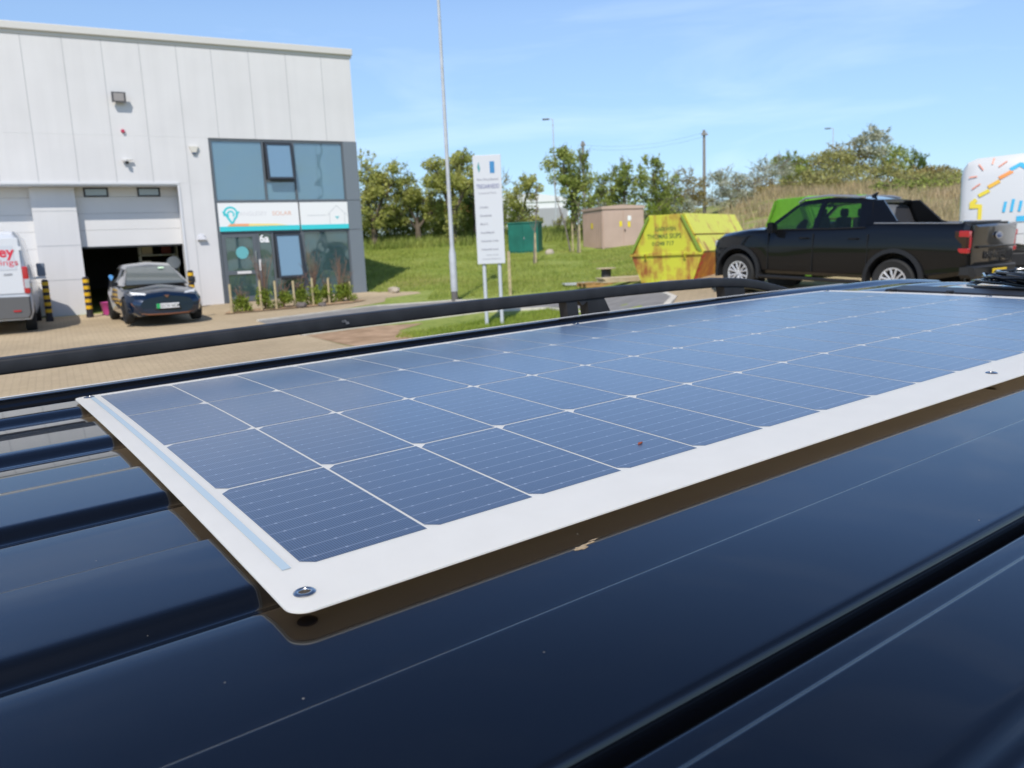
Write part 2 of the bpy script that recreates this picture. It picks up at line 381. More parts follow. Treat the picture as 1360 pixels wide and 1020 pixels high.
def dusty(m):
    n, l = N(m); b = n['Principled BSDF']; t = n.new('ShaderNodeTexCoord')
    v = n.new('ShaderNodeTexVoronoi'); v.inputs['Scale'].default_value = 42; v.inputs['Randomness'].default_value = 1; l.new(t.outputs['Object'], v.inputs['Vector'])
    r = n.new('ShaderNodeMapRange'); r.inputs[1].default_value = .034; r.inputs[2].default_value = .018; l.new(v.outputs['Distance'], r.inputs[0])
    g = n.new('ShaderNodeSeparateColor'); l.new(v.outputs['Color'], g.inputs[0])
    k = n.new('ShaderNodeMath'); k.operation = 'GREATER_THAN'; k.inputs[1].default_value = .6; l.new(g.outputs[0], k.inputs[0])
    q = n.new('ShaderNodeMath'); q.operation = 'MULTIPLY'; l.new(r.outputs[0], q.inputs[0]); l.new(k.outputs[0], q.inputs[1])
    x = n.new('ShaderNodeMix'); x.data_type = 'RGBA'; l.new(q.outputs[0], x.inputs[0]); x.inputs[6].default_value = (.0012, .0017, .003, 1); x.inputs[7].default_value = (.18, .17, .15, 1)
    l.new(x.outputs[2], b.inputs['Base Color'])
    cw = n.new('ShaderNodeMath'); cw.operation = 'SUBTRACT'; cw.inputs[0].default_value = 1; l.new(q.outputs[0], cw.inputs[1]); l.new(cw.outputs[0], b.inputs['Coat Weight'])
    z = n.new('ShaderNodeTexNoise'); z.inputs['Scale'].default_value = 2.2; z.inputs['Detail'].default_value = 2; l.new(t.outputs['Object'], z.inputs['Vector'])
    bp = n.new('ShaderNodeBump'); bp.inputs['Strength'].default_value = .12; bp.inputs['Distance'].default_value = .004; l.new(z.outputs['Fac'], bp.inputs['Height'])
    l.new(bp.outputs[0], b.inputs['Coat Normal'])
dusty(m_paint)
me = bpy.data.meshes.new('roof'); bm.to_mesh(me); bm.free()
obj('roof', me, m_paint, van, smooth=60)
m_blk = mat('black_plastic', (.018, .018, .019), .42, spec=.5)
m_rub = mat('black_rubber', (.02, .02, .02), .8)
m_glassd = mat('dark_glass', (.01, .012, .013), .04, spec=.7, coat=1)
m_rail = mat('satin_black_rail', (.022, .022, .024), .5, spec=.4, var=.2, vscale=30)
# body sides, nose, tail
bm = B()
secs = []
for x, zt, zb, wi in ((-1.3, -.13, -1.45, 0), (-1.22, -.1, -1.5, .0), (2.35, -.12, -1.5, 0), (2.45, -.16, -1.5, 0), (3.05, -.72, -1.5, .02), (3.7, -.92, -1.5, .08), (3.85, -1.15, -1.48, .14)):
    hi = min(zt, -.16)
    secs.append([(x, .13 + s * (.60 + (.72 if q else 0) * 0 + e - wi), z) for s, e, z, q in ((1, .17, hi, 0), (1, .26, min(-.6, hi - .2), 0), (1, .30, -.95, 0), (1, .27, -1.3, 0), (1, .18, zb, 0), (-1, .18, zb, 0), (-1, .27, -1.3, 0), (-1, .30, -.95, 0), (-1, .26, min(-.6, hi - .2), 0), (-1, .17, hi, 0))])
loft(bm, secs, mirror=False); obj('body', bm, m_paint, van, smooth=40)
bm = B(); slab(bm, [(2.5, -.5, -.2), (2.5, .76, -.2), (3.02, .82, -.69), (3.02, -.56, -.69)], (1, 0, 1), .01); obj('windscreen', bm, m_glassd, van)
for s, nm_ in ((1, 0), (-1, 0)):
    for x0, x1 in ((-1.0, .1), (.25, 1.3), (1.45, 2.45)):
        bm = B(); y0 = .13 + s * .795; y1 = .13 + s * .865
        slab(bm, [(x0, y0, -.22), (x1, y0, -.22), (x1 + (.25 if x0 > 1.4 else 0), y1, -.62), (x0, y1, -.62)], (0, s, .1), .012); obj('window', bm, m_glassd, van)
def wheel(parent, c, r, side, wdt=.22, rim=.62, spokes=6, rimmat=None, y_out=1):
    """wheel on axis y; side = +1 shows the rim towards +y"""
    x, y, z = c; bm = B(); h = wdt / 2; rr = r * rim
    lathe(bm, [(rr, -h * .8), (r * .9, -h), (r * .98, -h * .75), (r, -h * .4), (r, h * .4), (r * .98, h * .75), (r * .9, h), (rr, h * .8), (rr, -h * .8)], 40, 'y', c)
    wh = obj('wheel', bm, m_rub, parent, smooth=40)
    bm = B(); yo = y + side * h * .5
    lathe(bm, [(rr, -h * .7), (rr, h * .82), (rr * .9, h * .8), (rr * .88, h * .3), (rr * .86, -h * .7)], 36, 'y', c)
    for k in range(spokes):
        for d in (-.16, .16):
            a = 2 * math.pi * k / spokes + math.pi / 2; p0 = V((x + math.cos(a) * rr * .15, yo, z + math.sin(a) * rr * .15)); a2 = a + d * 1.5
            p1 = V((x + math.cos(a2) * rr * .9, yo + side * h * .2, z + math.sin(a2) * rr * .9))
            tube(bm, [p0, (p0 + p1) / 2 + V((0, side * h * .12, 0)), p1], [rr * .09, rr * .07, rr * .075], 6)
    cyl(bm, (x, yo - .03, z), (x, yo + side * h * .3, z), rr * .2, rr * .17, 14)
    obj('rim', bm, rimmat, wh, smooth=40)
    bm = B(); cyl(bm, (x, y - h * .3, z), (x, y + side * h * .1, z), rr * .85, n=24); obj('brake_disc', bm, m_blk, wh)
    return wh
m_alloy = mat('silver_alloy', (.60, .60, .61), .35, metal=.3)
for x in (-.5, 2.75):
    for s in (1, -1): wheel(van, (x, .13 + s * .78, -1.47), .33, s, rimmat=m_alloy)
# roof rail on the far side
def rail_pts():
    z = [(-1.2, -.035), (-1.12, -.0), (-1.0, .026), (-.8, .036), (-.1, .037), (.4, .039), (.7, .037), (1.04, .031), (1.25, .026), (1.41, .0205), (1.50, .012), (1.57, .0), (1.63, -.014), (1.69, -.03)]
    return z
bm = B(); prev = None
for x, z in rail_pts():
    r = .013; ring = []
    for k in range(24):
        a = 2 * math.pi * k / 24; cy = math.copysign(abs(math.cos(a)) ** .35, math.cos(a)) * .016; cz = math.copysign(abs(math.sin(a)) ** .35, math.sin(a)) * .0125
        ring.append(bm.verts.new((x, .87 + cy, z + cz * .94)))
    if prev:
        for k in range(24): bm.faces.new((prev[k], prev[(k + 1) % 24], ring[(k + 1) % 24], ring[k]))
    else: bm.faces.new(ring)
    prev = ring
bm.faces.new(prev[::-1])
rail = obj('roof_rail', bm, m_rail, van, smooth=50)
for pts in ([(.925, .028), (.955, .028), (.962, -.03), (.932, -.03)], [(.945, .028), (.99, .028), (.985, .018), (.97, .010), (.96, .022)], [(.985, .028), (1.03, .028), (1.062, -.03), (.99, -.03), (.985, .012)], [(1.43, .021), (1.505, .014), (1.52, -.045), (1.442, -.045)], [(-.98, .03), (-.9, .036), (-.9, -.03), (-1.0, -.03)]):
    bm = B(); prism(bm, pts, .857, .884); obj('rail_foot', bm, m_rail, rail)
for i_, (x, y, z) in enumerate(((.42, .854, .04), (.40, .853, .0395), (1.20, .855, .033), (.455, .855, .033))):
    bm = B()
    for k in range(5):
        a = random.random() * 6.28; c0 = V((x + random.uniform(-.008, .008), .8525, z + random.uniform(-.004, .004)))
        bm.faces.new([bm.verts.new(c0 + V((math.cos(t) * random.uniform(.002, .005), 0, math.sin(t) * random.uniform(.001, .003)))) for t in [j * 6.28 / 7 for j in range(7)]])
    if i_ == 0: obj('scuff_mark', bm, mat('grey_scuff', (.12, .12, .125), .8), rail)
    else: bm.free()
# pale seal along the top of the far roof edge
m_seal = mat('pale_edge_trim', (.5, .5, .5), .35, coat=.5)
bm = B(); tube(bm, [(x, .8425, roofz(x, .8425) + .0008) for x in np.arange(-1.2, 1.95, .08)], .0012, 6); obj('edge_trim', bm, m_seal, van, smooth=60)
# bird mess on the paint below the panel
bm = B()
def blob(bm, cx, cy, rx, ry, h, seed, zf):
    rr = random.Random(seed); n = 22; c = bm.verts.new((cx, cy, zf(cx, cy) + h)); ring = []
    for k in range(n):
        a = 2 * math.pi * k / n; f = 1 + rr.uniform(-.3, .3); X = cx + math.cos(a) * rx * f; Y = cy + math.sin(a) * ry * f
        ring.append(bm.verts.new((X, Y, zf(X, Y) + .0002)))
    for k in range(n): bm.faces.new((c, ring[k], ring[(k + 1) % n]))
blob(bm, .168, -.0745, .0058, .0028, .0006, 3, roofz); blob(bm, .176, -.0725, .006, .0011, .0004, 5, roofz); blob(bm, .183, -.070, .004, .0006, .0003, 6, roofz)
obj('dirt_splash', bm, mat('tan_splash', (.42, .33, .22), .9, col2=(.25, .18, .1), vscale=400), van)

# ------------------------------------------------------------------ solar panel on the roof
pv = thing('solar_panel', 'long flexible solar panel with blue-grey cells and white border lying on the dark roof', 'solar panel', mw=TV)
X0, X1, Y0, Y1 = -.029, 1.712, -.057, .757
def panel_sheet(x0, x1, y0, y1, zt, zb, rad, nx=60, ny=16):
    """rounded-corner sheet that follows the crown"""
    xs_ = sorted(set(list(np.linspace(x0 + rad, x1 - rad, nx)) + [x0 + rad * (1 - math.cos(a)) for a in np.linspace(0, math.pi / 2, 7)] + [x1 - rad * (1 - math.cos(a)) for a in np.linspace(0, math.pi / 2, 7)]))
    bm = B(); T = []; Bo = []
    for x in xs_:
        d = max(0, x0 + rad - x, x - (x1 - rad)); ins = rad - math.sqrt(max(0, rad * rad - d * d))
        yy = np.linspace(y0 + ins, y1 - ins, ny)
        T.append([bm.verts.new((x, y, crown(x, y) + zt)) for y in yy]); Bo.append([bm.verts.new((x, y, crown(x, y) + zb)) for y in yy])
    for i in range(len(xs_) - 1):
        for j in range(ny - 1):
            bm.faces.new((T[i][j], T[i + 1][j], T[i + 1][j + 1], T[i][j + 1])); bm.faces.new((Bo[i][j], Bo[i][j + 1], Bo[i + 1][j + 1], Bo[i + 1][j]))
        bm.faces.new((T[i][0], Bo[i][0], Bo[i + 1][0], T[i + 1][0])); bm.faces.new((T[i][-1], T[i + 1][-1], Bo[i + 1][-1], Bo[i][-1]))
    for i in (0, -1):
        for j in range(ny - 1): bm.faces.new((T[i][j], T[i][j + 1], Bo[i][j + 1], Bo[i][j]))
    return bm
m_white = mat('white_backsheet', (.86, .845, .80), .45, coat=.25, crough=.25, var=.015, vscale=30)
m_under = mat('tan_underside', (.60, .45, .30), .8)
for m_, f_, c_ in ((m_white, .36, (.98, .95, .88)), (m_under, .92, (1, .88, .72))):     # thin plastic sheet: some daylight comes through it
    n, l = N(m_); tr = n.new('ShaderNodeBsdfTranslucent'); tr.inputs[0].default_value = (*c_, 1); ms = n.new('ShaderNodeMixShader'); ms.inputs[0].default_value = f_
    l.new(n['Principled BSDF'].outputs[0], ms.inputs[1]); l.new(tr.outputs[0], ms.inputs[2]); l.new(ms.outputs[0], n['Material Output'].inputs[0])
obj('backing_sheet', panel_sheet(X0, X1, Y0, Y1, 0, -.0012, .013), m_white, pv, smooth=50)
obj('underside', panel_sheet(X0 + .0015, X1 - .0015, Y0 + .0015, Y1 - .0015, -.0013, -.0022, .012), m_under, pv, smooth=50)
# cell material: bus bars along the panel's length, hair-thin fingers across
m_cell = bpy.data.materials.new('solar_cell'); m_cell.use_nodes = True; n, l = N(m_cell); b = n['Principled BSDF']
uvn = n.new('ShaderNodeUVMap'); sp = n.new('ShaderNodeSeparateXYZ'); l.new(uvn.outputs[0], sp.inputs[0])
def stripe(sock, per, half, soft=.25):
    a = n.new('ShaderNodeMath'); a.operation = 'MULTIPLY'; a.inputs[1].default_value = per; l.new(sock, a.inputs[0])
    f = n.new('ShaderNodeMath'); f.operation = 'FRACT'; l.new(a.outputs[0], f.inputs[0])
    s = n.new('ShaderNodeMath'); s.operation = 'SUBTRACT'; s.inputs[1].default_value = .5; l.new(f.outputs[0], s.inputs[0])
    ab = n.new('ShaderNodeMath'); ab.operation = 'ABSOLUTE'; l.new(s.outputs[0], ab.inputs[0])
    r = n.new('ShaderNodeMapRange'); r.inputs[1].default_value = half; r.inputs[2].default_value = half * (1 - soft); l.new(ab.outputs[0], r.inputs[0])
    return r.outputs[0]
bus = stripe(sp.outputs[1], 10, .028); fin = stripe(sp.outputs[0], 50, .18); pad = stripe(sp.outputs[0], 4.0, .05); bus2 = stripe(sp.outputs[1], 10, .075)
pm = n.new('ShaderNodeMath'); pm.operation = 'MULTIPLY'; l.new(pad, pm.inputs[0]); l.new(bus2, pm.inputs[1])
oi = n.new('ShaderNodeObjectInfo')
cr = n.new('ShaderNodeValToRGB'); cr.color_ramp.elements[0].color = (.022, .031, .054, 1); cr.color_ramp.elements[1].color = (.034, .045, .070, 1); l.new(oi.outputs['Random'], cr.inputs[0])
def mixn(f, a, c, fac=None):
    x = n.new('ShaderNodeMix'); x.data_type = 'RGBA'
    if fac is not None:
        q = n.new('ShaderNodeMath'); q.operation = 'MULTIPLY'; q.inputs[1].default_value = fac; l.new(f, q.inputs[0]); f = q.outputs[0]
    l.new(f, x.inputs[0]); l.new(a, x.inputs[6]); x.inputs[7].default_value = (*c, 1); return x.outputs[2]
o_ = mixn(fin, cr.outputs[0], (.16, .20, .30), .4); o_ = mixn(bus, o_, (.30, .33, .40), .5); o_ = mixn(pm.outputs[0], o_, (.5, .53, .58), .3)
l.new(o_, b.inputs['Base Color']); b.inputs['Roughness'].default_value = .5; b.inputs['Coat Weight'].default_value = 1; b.inputs['Coat Roughness'].default_value = .2; b.inputs['Coat IOR'].default_value = 1.7; b.inputs['Sheen Weight'].default_value = .38; b.inputs['Sheen Roughness'].default_value = .35; b.inputs['Sheen Tint'].default_value = (.62, .78, 1, 1); b.inputs['Specular IOR Level'].default_value = .3
tcn = n.new('ShaderNodeTexCoord'); zb = n.new('ShaderNodeTexNoise'); zb.inputs['Scale'].default_value = 900; l.new(tcn.outputs['Object'], zb.inputs['Vector'])
bpn = n.new('ShaderNodeBump'); bpn.inputs['Strength'].default_value = .35; bpn.inputs['Distance'].default_value = .0004; l.new(zb.outputs['Fac'], bpn.inputs['Height']); l.new(bpn.outputs[0], b.inputs['Coat Normal'])
CW, CH, GP = .0928, .185, .0011
for i in range(18):
    for j in range(4):                                 # j = 0 nearest row
        x0 = i * CW + GP; x1 = (i + 1) * CW - GP; y0 = j * CH + .0014; y1 = (j + 1) * CH - .0014; ch = .0075
        left = j < 2
        pts = []
        if left: pts = [(x0, y0 + ch), (x0 + ch * 1.1, y0), (x1, y0), (x1, y1), (x0 + ch * 1.1, y1), (x0, y1 - ch)]
        else: pts = [(x0, y0), (x1 - ch * 1.1, y0), (x1, y0 + ch), (x1, y1 - ch), (x1 - ch * 1.1, y1), (x0, y1)]
        bm = B(); vs = [bm.verts.new((p[0], p[1], 0)) for p in pts]; bm.faces.new(vs)
        for k in (1, 2, 3): bmesh.ops.bisect_plane(bm, geom=bm.verts[:] + bm.edges[:] + bm.faces[:], plane_co=(0, y0 + (y1 - y0) * k / 4, 0), plane_no=(0, 1, 0))
        bmesh.ops.bisect_plane(bm, geom=bm.verts[:] + bm.edges[:] + bm.faces[:], plane_co=((x0 + x1) / 2, 0, 0), plane_no=(1, 0, 0))
        uvl = bm.loops.layers.uv.new('UVMap')
        for f in bm.faces:
            f.normal_update()
            if f.normal.z < 0: f.normal_flip()
            for lp in f.loops: lp[uvl].uv = ((lp.vert.co.x - x0) / (x1 - x0), (lp.vert.co.y - y0) / (y1 - y0))
        for v in bm.verts: v.co.z = crown(v.co.x, v.co.y) + .0002
        me = bpy.data.meshes.new('solar_cell'); bm.to_mesh(me); bm.free(); obj('solar_cell', me, m_cell, pv, smooth=60)
# pale blue collector ribbon along the short edge
bm = B(); v0 = None
for y in np.linspace(.003, .738, 24):
    a = bm.verts.new((-.0125, y, crown(-.0125, y) + .0004)); c = bm.verts.new((-.0065, y, crown(-.0065, y) + .0004))
    if v0: bm.faces.new((v0[0], v0[1], c, a))
    v0 = (a, c)
obj('collector_ribbon', bm, mat('pale_blue_ribbon', (.40, .49, .54), .4), pv)
m_steel = mat('steel', (.62, .6, .57), .25, metal=1)
for gx, gy in ((-.0125, -.034), (.857, -.029), (-.0125, .742), (1.69, -.03), (.857, .745), (1.69, .742), (1.69, .35)):
    z = crown(gx, gy); bm = B()
    lathe(bm, [(.0034, -.002), (.0034, .0004), (.0042, .0011), (.0058, .0009), (.0068, .0001), (.0068, -.0002)], 28, 'z', (gx, gy, z + .0003))
    for f in [f for f in bm.faces if len(f.verts) > 4]: bm.faces.remove(f)
    g = obj('grommet', bm, m_steel, pv, smooth=50)
    bm = B(); cyl(bm, (gx, gy, z + .00005), (gx, gy, z + .00045), .0033, n=20); obj('grommet_hole', bm, mat('brass_shade', (.06, .045, .025), .5), g)
    bm = B(); lathe(bm, [(.0028, -.0028), (.0062, -.0028), (.0062, -.0023), (.0028, -.0023)], 24, 'z', (gx, gy, z)); obj('washer', bm, mat('brass', (.5, .38, .16), .3, metal=1), g)
# fallen bud scale on the cells
bm = B(); z = crown(.341, .044)
for k, (dx, dy, dz, r) in enumerate(((0, 0, .0012, .0016), (.0022, .0008, .001, .0013), (-.002, -.0006, .0008, .001))):
    q = bmesh.ops.create_icosphere(bm, subdivisions=1, radius=r)
    for v in q['verts']: v.co = V((v.co.x * 1.5 + .341 + dx, v.co.y + .044 + dy, v.co.z * .7 + z + dz))
tag(obj('bud_scale', bm, mat('rust_bud', (.25, .06, .03), .7)), 'tiny rust-red dried bud lying on a solar cell', 'plant debris').matrix_world = TV
# cable entry and wound cable beyond the panel
cab = thing('cable_entry_box', 'low black plastic cable entry housing behind the far end of the solar panel', 'cable box', mw=TV)
bm = B(); prism(bm, [(0, 0), (.02, .011), (.10, .013), (.125, 0)], .02, .62); 
for v in bm.verts: v.co = V((v.co.x + 1.735, v.co.y, v.co.z + crown(1.75, v.co.y) - .008))
obj('housing', bm, m_blk, cab)
for y in (.05, .25, .45, .585):
    bm = B(); cyl(bm, (1.735, y, crown(1.73, y) + .003), (1.712, y, crown(1.71, y) + .0035), .004, n=12); obj('cable_gland', bm, m_blk, cab, smooth=40)
bm = B(); rr = random.Random(4)
for k in range(9):
    cx = 1.93 + rr.uniform(-.03, .03); cy = .28 + rr.uniform(-.06, .06); a0 = rr.uniform(0, 6); pts = []
    for t in range(26):
        a = a0 + t * .25; pts.append((cx + math.cos(a) * (.085 + .01 * rr.random()), cy + math.sin(a) * (.15 + .02 * rr.random()), crown(1.93, cy) + .004 + .0045 * k + .004 * rr.random()))
    tube(bm, pts, .0042, 6)
tag(obj('coiled_cable', bm, mat('glossy_black_cable', (.015, .016, .018), .18, coat=.6), smooth=60), 'glossy black cable coiled on the roof past the far end of the panel', 'cable').matrix_world = TV

# ------------------------------------------------------------------ industrial unit
BZ = .66; BR = Matrix.Rotation(math.atan2(.48481, .87462), 4, 'Z'); TB = Matrix.Translation((-9.248, 26.5, BZ)) @ BR
YAWB = math.atan2(.48481, .87462)
m_clad = mat('light_grey_cladding', (.655, .64, .63), .5, var=.03, vscale=.7, spec=.3)
m_clad2 = mat('white_door_panel', (.68, .665, .65), .5, var=.02, vscale=1, spec=.3)
n, l = N(m_clad); t_ = n.new('ShaderNodeTexCoord'); mp_ = n.new('ShaderNodeMapping'); mp_.inputs['Scale'].default_value = (3.2, 3.2, .16); l.new(t_.outputs['Object'], mp_.inputs[0])
z_ = n.new('ShaderNodeTexNoise'); z_.inputs['Scale'].default_value = 1.3; z_.inputs['Detail'].default_value = 7; l.new(mp_.outputs[0], z_.inputs[0])
r_ = n.new('ShaderNodeMapRange'); r_.inputs[1].default_value = .35; r_.inputs[2].default_value = .75; r_.inputs[3].default_value = 1.03; r_.inputs[4].default_value = .985; l.new(z_.outputs['Fac'], r_.inputs[0])
b_ = n['Principled BSDF']; src_ = b_.inputs['Base Color'].links[0].from_socket; x_ = n.new('ShaderNodeVectorMath'); x_.operation = 'SCALE'; l.new(src_, x_.inputs[0]); l.new(r_.outputs[0], x_.inputs['Scale']); l.new(x_.outputs[0], b_.inputs['Base Color'])
m_joint = mat('joint_grey', (.44, .44, .44), .7)
m_dgrey = mat('dark_grey_frame', (.11, .125, .14), .45, spec=.4)
m_flash = mat('pale_flashing', (.62, .60, .56), .5)
bld = thing('industrial_unit', 'light grey clad industrial unit with roller door bays and a glazed office front', 'building', mw=TB)
XL, XR = -16, 4.85
bm = B()
def wallbox(bm, x0, x1, z0, z1, y0=0, y1=.18): box(bm, x0, x1, y0, y1, z0, z1)
wallbox(bm, XL, XR, 5.27, 8.08)
wallbox(bm, XL, 0.0, 3.87, 5.268)
wallbox(bm, -1.0, 0.0, -.6, 3.868)
wallbox(bm, XL, -12.5, -.6, 3.868)
box(bm, XR - .18, XR, .182, 22, -.6, 8.08); box(bm, XL, XL + .18, .182, 22, -.6, 8.08); box(bm, XL + .182, XR - .182, 21.8, 22, -.6, 8.08)
box(bm, -1.0, -.82, .182, .75, -.6, 3.868)                               # right reveal of the bay
obj('wall', bm, m_clad, bld)
bm = B(); box(bm, XL + .2, XR - .2, .2, 21.78, 7.8, 7.9); obj('roof', bm, m_joint, bld)
bm = B(); box(bm, XL - .1, XR + .08, -.10, .3, 8.082, 8.29, bev=.02); box(bm, XL - .08, XR + .05, -.03, -.004, 7.99, 8.08); obj('parapet_trim', bm, m_flash, bld)
bm = B()
for x in [-14.9, -13.9, -12.9, -11.88, -10.86, -9.84, -8.82, -7.8, -6.78, -5.76, -4.80, -3.76, -2.74, -1.72, -.68]:
    box(bm, x - .009, x + .009, -.004, .002, 3.9, 7.985)
for x in [.34, 1.48, 2.66, 3.84]: box(bm, x - .009, x + .009, -.004, .002, 5.29, 7.985)
box(bm, -.69, -.672, -.004, .002, -.1, 3.87)
obj('panel_joint', bm, m_joint, bld)
bm = B(); box(bm, -12.5, -1.0, -.035, -.003, 3.84, 3.90); box(bm, -12.5, -.98, .0, .65, 3.80, 3.865); box(bm, -1.05, -.985, -.03, .0, -.1, 3.83); obj('lintel_trim', bm, mat('white_trim', (.66, .66, .67), .4), bld)
# pier between the two bays
bm = B(); box(bm, -5.08, -3.91, .4, .9, -.4, 3.79)
pier = obj('pier', bm, m_clad, bld)
bm = B()
for z in (3.10, 2.08, 1.06): box(bm, -5.075, -3.915, .395, .402, z - .008, z + .008)
obj('panel_joint', bm, m_joint, pier)
# doors: left one shut, right one half raised
def bay_door(x0, x1, z0, z1, wins):
    bm = B(); z = z0
    while z < z1 - .05:
        h = min(.50, z1 - z); box(bm, x0, x1, .65, .69, z + .004, z + h - .002, bev=.004); z += h
    d = obj('sectional_door', bm, m_clad2, bld)
    bm = B(); box(bm, x0, x1, .64, .70, z0 - .05, z0 + .003); obj('door_seal', bm, m_blk, d)
    for a, b_ in wins:
        bm = B(); box(bm, a, b_, .625, .649, 3.52, 3.60 + .2); f = obj('window', bm, mat('black_frame', (.03, .03, .035), .4), d)
        bm = B(); box(bm, a + .05, b_ - .05, .617, .624, 3.565, 3.755); obj('pane', bm, mat('milky_glass', (.35, .40, .42), .08, spec=.8), f)
bay_door(-12.5, -5.08, 0.0, 3.80, [(-8.1, -7.4), (-6.6, -5.9)])
bay_door(-3.91, -1.0, 2.02, 3.80, [(-3.66, -2.98), (-2.16, -1.5)])
# inside of the workshop
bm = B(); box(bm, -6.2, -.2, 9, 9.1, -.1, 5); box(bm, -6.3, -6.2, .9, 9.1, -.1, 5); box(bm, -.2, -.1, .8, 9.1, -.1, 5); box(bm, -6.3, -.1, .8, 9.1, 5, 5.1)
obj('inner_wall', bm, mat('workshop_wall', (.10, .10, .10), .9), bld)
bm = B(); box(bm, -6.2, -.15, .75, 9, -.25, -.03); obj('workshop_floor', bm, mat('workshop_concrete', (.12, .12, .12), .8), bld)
# office glazing
def glassmat(name, col, alpha=.45, rough=.02):
    m = mat(name, col, rough, spec=.9, coat=1, crough=.01); n, l = N(m); b = n['Principled BSDF']
    t = n.new('ShaderNodeBsdfTransparent'); t.inputs[0].default_value = (.62, .80, .82, 1); ms = n.new('ShaderNodeMixShader'); ms.inputs[0].default_value = alpha
    l.new(t.outputs[0], ms.inputs[1]); l.new(b.outputs[0], ms.inputs[2]); l.new(ms.outputs[0], n['Material Output'].inputs[0]); return m
m_gl = glassmat('office_glass', (.18, .31, .39), .64)
m_gl2 = glassmat('office_glass_low', (.08, .14, .145), .52)
for m_ in (m_gl, m_gl2):                    # solar-control coating and slightly wavy panes
    n, l = N(m_); b_ = n['Principled BSDF']; b_.inputs['Coat IOR'].default_value = 2.5; t_ = n.new('ShaderNodeTexCoord'); z_ = n.new('ShaderNodeTexNoise'); z_.inputs['Scale'].default_value = 1.1; z_.inputs['Detail'].default_value = 1
    l.new(t_.outputs['Object'], z_.inputs[0]); q_ = n.new('ShaderNodeBump'); q_.inputs['Strength'].default_value = .5; q_.inputs['Distance'].default_value = .05; l.new(z_.outputs['Fac'], q_.inputs['Height']); l.new(q_.outputs[0], b_.inputs['Coat Normal'])
bm = B(); box(bm, 4.38, XR + .012, -.014, .2, -.5, 2.30); box(bm, 4.38, XR + .012, -.014, .2, 2.315, 3.30); box(bm, 4.38, XR + .012, -.014, .2, 3.315, 5.262); obj('corner_cladding', bm, mat('mid_grey_cladding', (.17, .195, .22), .45), bld)
bm = B()
def bar(x0, x1, z0, z1, y0=.02, y1=.12): box(bm, x0, x1, y0, y1, z0, z1)
bar(.004, .09, -.1, 5.266); bar(.092, 4.378, 5.19, 5.266); bar(.092, 4.378, 3.265, 3.345); bar(.092, 4.378, 2.27, 2.345); bar(.092, 4.378, -.1, .08)
bar(1.64, 1.70, 3.347, 5.188); bar(2.64, 2.70, 3.347, 5.188); bar(1.702, 2.638, 3.92, 3.98)
bar(1.21, 1.30, .082, 2.268); bar(1.70, 1.77, .082, 2.268); bar(2.68, 2.80, .082, 2.268); bar(4.33, 4.377, .082, 2.268); bar(1.772, 2.678, .70, .77); bar(4.33, 4.377, 3.347, 5.188)
obj('window_frame', bm, m_dgrey, bld)
def pane(name, x0, x1, z0, z1, m, y=.07, tilt=0):
    bm = B(); box(bm, x0, x1, y, y + .012, z0, z1)
    if tilt:
        for v in bm.verts: v.co.y -= (z1 - v.co.z) * tilt
    return obj(name, bm, m, bld)
pane('window_pane', .092, 1.638, 3.347, 5.188, m_gl); pane('window_pane', 2.702, 4.328, 3.347, 5.188, m_gl); pane('window_pane', 1.702, 2.638, 3.347, 3.918, m_gl)
pane('window_pane', 1.302, 1.698, .082, 2.268, m_gl2); pane('window_pane', 2.802, 4.328, .082, 2.268, m_gl2); pane('window_pane', 1.772, 2.678, .082, .698, m_gl2)
def open_window(x0, x1, z0, z1, tilt):
    bm = B()
    for a, b_, c, d in ((x0, x0 + .07, z0, z1), (x1 - .07, x1, z0, z1), (x0 + .07, x1 - .07, z1 - .07, z1), (x0 + .07, x1 - .07, z0, z0 + .07)): box(bm, a, b_, -.045, .015, c, d)
    for v in bm.verts: v.co.y -= (z1 - v.co.z) * tilt
    f = obj('open_window', bm, mat('near_black_frame', (.035, .04, .048), .4), bld)
    bm = B(); box(bm, x0 + .07, x1 - .07, -.02, -.008, z0 + .07, z1 - .07)
    for v in bm.verts: v.co.y -= (z1 - v.co.z) * tilt
    obj('pane', bm, mat('blue_glass', (.16, .26, .34), .03, spec=1, coat=1), f)
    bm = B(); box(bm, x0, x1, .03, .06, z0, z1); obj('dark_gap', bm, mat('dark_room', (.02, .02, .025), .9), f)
open_window(1.73, 2.62, 3.99, 5.17, .13); open_window(1.79, 2.66, .78, 2.24, .12)
# office door
bm = B()
for a in ((.10, .22, .082, 2.26), (1.08, 1.205, .082, 2.26), (.22, 1.08, 2.16, 2.26), (.22, 1.08, .95, 1.08), (.22, 1.08, .082, .24)): box(bm, a[0], a[1], .0, .06, a[2], a[3])
door = obj('office_door', bm, m_dgrey, bld)
bm = B(); box(bm, .22, 1.08, .03, .04, 1.08, 2.16); box(bm, .22, 1.08, .03, .04, .24, .95); obj('pane', bm, m_gl2, door)
bm = B(); box(bm, 1.12, 1.15, -.05, -.02, .7, 1.7); obj('door_handle', bm, m_steel, door)
bm = B(); box(bm, .5, .95, -.012, -.002, .98, 1.06); obj('letter_plate', bm, m_clad2, door)
bm = B(); cyl(bm, (.72, .020, 1.66), (.72, .027, 1.66), .20, n=28); obj('door_disc', bm, mat('pale_turquoise', (.14, .42, .44), .4), door)  # flat pale turquoise disc just in front of the door pane
bm = B(); box(bm, 1.225, 1.29, .0, .018, 1.05, 1.42); obj('notice', bm, m_clad2, door)
text('6a', .34, face_mtx((1.31, .062, 1.98), (1, 0, 0), (0, 0, 1)), mat('white_vinyl', (.85, .85, .85), .4), bld, 'unit_number', bold=.012)
